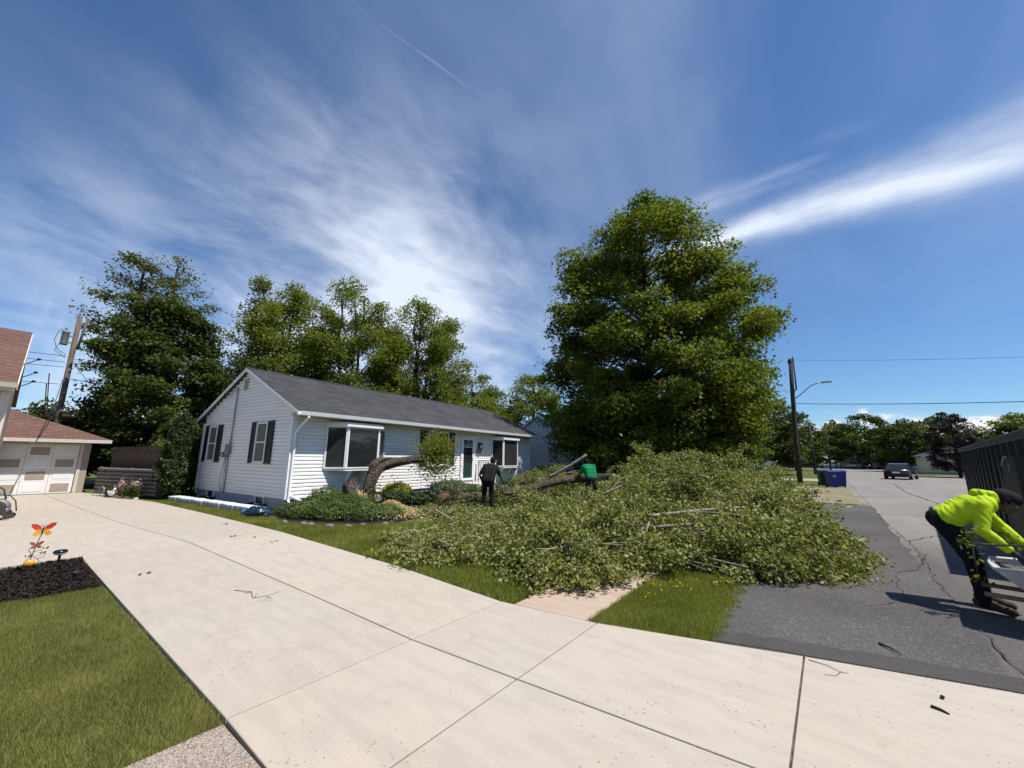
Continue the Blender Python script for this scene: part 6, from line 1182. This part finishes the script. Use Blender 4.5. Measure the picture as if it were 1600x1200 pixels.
def person(label, origin, J, mats, voxel=.012, hood=False, jacket=False, sleeves='short', shoe='shoe_dark', wr=.006, gloves=False):
    o_ = V3(origin); root = empty('person', origin, 0, label, 'person')
    J = {k: V3(v)-o_ if k not in ('right', 'fwd', 'up', 'chest') else V3(v).normalized() for k, v in J.items()}
    pel, neck, rt = J['pel'], J['neck'], J['right']; sk = []
    spec = [(0, .095, .105), (.22, .080, .100), (.45, .085, .105), (.68, .105, .108), (.86, .120, .085)]
    sk += torso_bars(pel, neck, rt, spec); sk += [(neck-(neck-pel).normalized()*.05, .062, J['head']-J['up']*.03, .054)]
    hair, eyes = head(sk, J['head'], J['fwd'], J['up'])
    for s in 'LR':
        sh, el, wr_ = J['sh'+s], J['el'+s], J['wr'+s]; sk += [(neck+(sh-neck)*.3, .055, sh, .056), (sh, .052, el, .040), (el, .040, wr_, .027)]
        hb = []; hand(hb, wr_, el, J['palm'+s]+o_ if False else (J['palm'+s]), J.get('curl', V3((.7, 0, 0))).x if False else .8); sk += hb
        hp, kn, an, toe = J['hp'+s], J['kn'+s], J['an'+s], J['toe'+s]; sk += [(hp, .088, kn, .056), (kn, .056, an, .038), (an, .038, an+(toe-an)*.1+V3((0, 0, -.05)), .04), (an+V3((0, 0, -.045)), .036, toe, .030)]
    body = link('body', blob_mesh('body', sk, voxel*.72, 3), MAT['skin_dark'], root)
    link('hair', blob_mesh('hair', hair, .008, 2, .003, 60., 2), MAT['hair_black'], root); link('eyes', blob_mesh('eyes', eyes, .003, 1), MAT['trim_white'], body)
    # shirt
    d = (neck-pel).normalized(); sb = torso_bars(pel, neck, rt, [(.09, .098, .126), (.22, .092, .128), (.45, .095, .130), (.68, .112, .130), (.86, .125, .102)])
    for s in 'LR':
        sh, el, wr_ = J['sh'+s], J['el'+s], J['wr'+s]; sb += [(neck+(sh-neck)*.35, .075, sh, .076)]
        if sleeves == 'short': sb += [(sh, .074, sh+(el-sh)*.72, .062)]
        else: sb += [(sh, .078, el, .066), (el, .066, el+(wr_-el)*.93, .048)]
    if hood: hb = neck+J['chest']*.06; sb += [(neck-d*.02+J['chest']*.085-rt*.08, .060, neck-d*.02+J['chest']*.085+rt*.08, .060), (neck+d*.04-rt*.075, .050, neck+d*.04+J['chest']*.05-rt*.085, .052), (neck+d*.04+rt*.075, .050, neck+d*.04+J['chest']*.05+rt*.085, .052)]
    link('shirt', blob_mesh('shirt', sb, voxel, 4, wr, 56., 3, d if jacket else rt), MAT[mats[0]], root)
    tb = [(pel-rt*.09, .124, pel+rt*.09, .124), (pel+d*.07-rt*.085, .112, pel+d*.07+rt*.085, .112)]
    for s in 'LR':
        hp, kn, an = J['hp'+s], J['kn'+s], J['an'+s]; tb += [(pel+(hp-pel)*.5, .115, hp, .112), (hp, .112, kn, .080), (kn, .080, an+(kn-an)*.10, .066), (an+(kn-an)*.10, .066, an-V3((0, 0, .02)), .066)]
    link('trousers', blob_mesh('trousers', tb, voxel, 4, wr*.8, 40., 5), MAT[mats[1]], root)
    for s in 'LR':
        an, toe = J['an'+s], J['toe'+s]; link('shoe', blob_mesh('shoe', [(an+V3((0, 0, .03)), .058, an-V3((0, 0, .03)), .058), (an-(toe-an)*.25-V3((0, 0, .045)), .048, toe, .044), (an-V3((0, 0, .02)), .055, an+(toe-an)*.5-V3((0, 0, .01)), .048)], .010, 2), MAT[shoe], root)
        if gloves:
            hb = []; hand(hb, J['wr'+s], J['el'+s], J['palm'+s], .8); hb = [(a, r+.006, b_, r2+.006) for a, r, b_, r2 in hb]; hb.append((J['wr'+s]-(J['wr'+s]-J['el'+s]).normalized()*.04, .038, J['wr'+s], .034)); link('glove', blob_mesh('glove', hb, .006, 1), MAT['glove'], root)
    return root
# palm vectors are plain directions: store them relative to the origin so that the subtraction cancels
def rel(o, J):
    for k in ('palmL', 'palmR'): J[k] = tuple(Vector(J[k])+Vector(o))
    return J
# worker in the yellow jacket, bent to the right over the tray
O = (1.14, 7.10, -.01)
person('worker in a bright yellow hooded jacket bending over the tray', O, rel(O, dict(pel=(.93, 7.10, .93), neck=(1.31, 7.08, 1.17), right=(.10, -.99, 0), head=(1.44, 7.06, 1.155), fwd=(.86, -.06, -.50), up=(.50, -.03, .86), chest=(-.35, .0, .93),
    shL=(1.24, 7.27, 1.13), elL=(1.42, 7.31, .86), wrL=(1.57, 7.20, .66), palmL=(0, 0, -1), shR=(1.24, 6.90, 1.12), elR=(1.18, 6.82, .86), wrR=(1.36, 6.86, .67), palmR=(0, 0, -1),
    hpL=(.94, 7.20, .90), knL=(1.14, 7.24, .50), anL=(1.18, 7.24, .10), toeL=(1.36, 7.22, .025), hpR=(.94, 7.00, .90), knR=(1.10, 6.98, .49), anR=(1.12, 6.96, .10), toeR=(1.30, 6.92, .025))), ('hi_vis', 'trouser_black'), .010, True, True, 'long', 'boot', .0062, True).location.x += .07
# black-shirted worker seen from behind, leaning right; view direction there is about (-.67,.74)
def local(o, f, J):
    """figure space: x to its right hand, y ahead of it, z up"""
    f = Vector((f[0], f[1], 0)).normalized(); r = Vector((f.y, -f.x, 0)); out = {}
    for k, v in J.items():
        v = Vector(v); w_ = r*v.x+f*v.y+Vector((0, 0, v.z)); out[k] = w_ if k in ('right', 'fwd', 'up', 'chest') else w_+Vector((o[0], o[1], 0))
        if k in ('palmL', 'palmR'): out[k] = w_+Vector(o)
    return out
O = (-8.45, 9.45, -.02)
person('worker in a dark tee shirt standing with his back turned', O, local(O, (-.60, .80), dict(pel=(-.02, 0, .90), neck=(.06, .20, 1.36), right=(1, 0, -.06), head=(.11, .30, 1.47), fwd=(.2, .9, -.42), up=(.1, .42, .9), chest=(0, -1, .3),
    shL=(-.13, .16, 1.33), elL=(-.29, .06, 1.06), wrL=(-.22, .20, .84), palmL=(1, 0, 0), shR=(.24, .16, 1.28), elR=(.36, .20, 1.00), wrR=(.47, .32, .78), palmR=(-1, 0, 0),
    hpL=(-.11, 0, .88), knL=(-.13, .05, .48), anL=(-.13, -.02, .09), toeL=(-.15, .15, .03), hpR=(.08, 0, .88), knR=(.10, .06, .48), anR=(.12, .0, .09), toeR=(.14, .17, .03))), ('shirt_black', 'trouser_black'), .012, wr=.006)
O = (-6.50, 12.6, -.02)
person('worker in a green tee shirt and navy trousers lifting a log', O, local(O, (-.72, .69), dict(pel=(.02, 0, .91), neck=(-.03, .20, 1.36), right=(1, .1, 0), head=(-.06, .32, 1.45), fwd=(-.3, .85, -.45), up=(-.1, .45, .88), chest=(0, -1, .3),
    shL=(-.21, .17, 1.31), elL=(-.34, .22, 1.05), wrL=(-.40, .38, .92), palmL=(1, 0, 0), shR=(.16, .15, 1.32), elR=(.22, .30, 1.08), wrR=(.06, .46, .98), palmR=(-1, 0, 0),
    hpL=(-.08, 0, .89), knL=(-.12, .08, .49), anL=(-.14, .0, .09), toeL=(-.16, .17, .03), hpR=(.11, 0, .89), knR=(.16, .0, .49), anR=(.24, -.10, .09), toeR=(.27, .07, .03))), ('shirt_green', 'trouser_navy'), .012, wr=.006)

# ================================================================ litter on the concrete
rng = np.random.default_rng(150); n = 900; C = np.stack([rng.uniform(-1.2, 1.6, n), rng.uniform(4.8, 13, n), np.full(n, -.004)], 1); C[:450, :2] = rng.normal((.5, 9.0), (.6, 2.2), (450, 2)); C = C[(C[:, 0] > -1.0) & (C[:, 0] < 1.6)]
tag(link('leaf_litter', leaf_mesh('leaf_litter', C, .011, 3, .7), MAT['leaf_olive']), 'small bits of leaf and grit strewn on the asphalt', 'litter', kind='stuff')
rng = np.random.default_rng(151); n = 1500; C = np.stack([rng.uniform(-9, .9, n), rng.uniform(1.2, 4.2, n), np.full(n, .002)], 1); C = C[np.abs(np.sin(C[:, 0]*2.1)*np.sin(C[:, 1]*3.3)) > .5]
tag(link('concrete_litter', leaf_mesh('concrete_litter', C, .008, 3, .6), MAT['bark']), 'tiny dark specks of debris on the driveway concrete', 'litter', kind='stuff')
def twig(label, paths, r, m_='bark_grey'):
    b = MB()
    for p in paths: b.tube([(x, y, z+.003) for x, y, z in p], [r*(1-.6*i/(len(p)-1)) for i in range(len(p))], 5)
    tag(b.build('twig', MAT[m_]), label, 'twig')
twig('thin forked dead twig lying on the middle of the driveway', [[(-5.75, 1.90, 0), (-5.5, 2.0, .01), (-5.28, 1.94, .0), (-5.22, 2.10, .01), (-5.30, 2.24, .0)], [(-5.5, 2.0, .01), (-5.55, 1.93, .0)], [(-5.28, 1.96, 0), (-5.38, 2.02, .02)], [(-5.22, 2.06, 0), (-5.12, 2.08, .0)]], .0035)
twig('thin curled twig at the dark joint near the asphalt', [[(-.30, 4.30, 0), (-.18, 4.27, .006), (-.10, 4.22, .004), (-.13, 4.13, 0), (-.20, 4.10, 0)], [(-.10, 4.22, .004), (-.05, 4.24, 0)]], .0028)
twig('small yellow-green stick on the sealed asphalt strip', [[(.18, 5.1, -.005), (.26, 5.02, .0), (.31, 4.94, -.004)]], .010, 'leaf_olive')
twig('short dark stick on the apron at lower right', [[(.36, 4.05, .004), (.40, 4.035, .006), (.435, 4.01, .002)]], .012, 'bark')
tag(MB().ell((.44, 4.24, .012), (.012, .018, .008), 10, 6, jit=.3).build('bark_chip', MAT['bark'], None), 'small dark bark chip on the apron above the stick', 'bark chip')
for i, (x, y) in enumerate(((-8.3, 3.3), (-9.4, 2.95), (-11.2, 3.35), (-7.4, 1.35), (-9.0, 3.2))):
    rng = np.random.default_rng(140+i); tag(link('fallen_leaf', leaf_mesh('fallen_leaf', rng.normal((0, 0, .012), (.03, .03, .004), (3, 3)), .07, 2), MAT['leaf_olive'], None, (x, y, .002)), 'dry fallen leaf lying on the driveway concrete', 'leaf', 'dry leaves on the driveway')
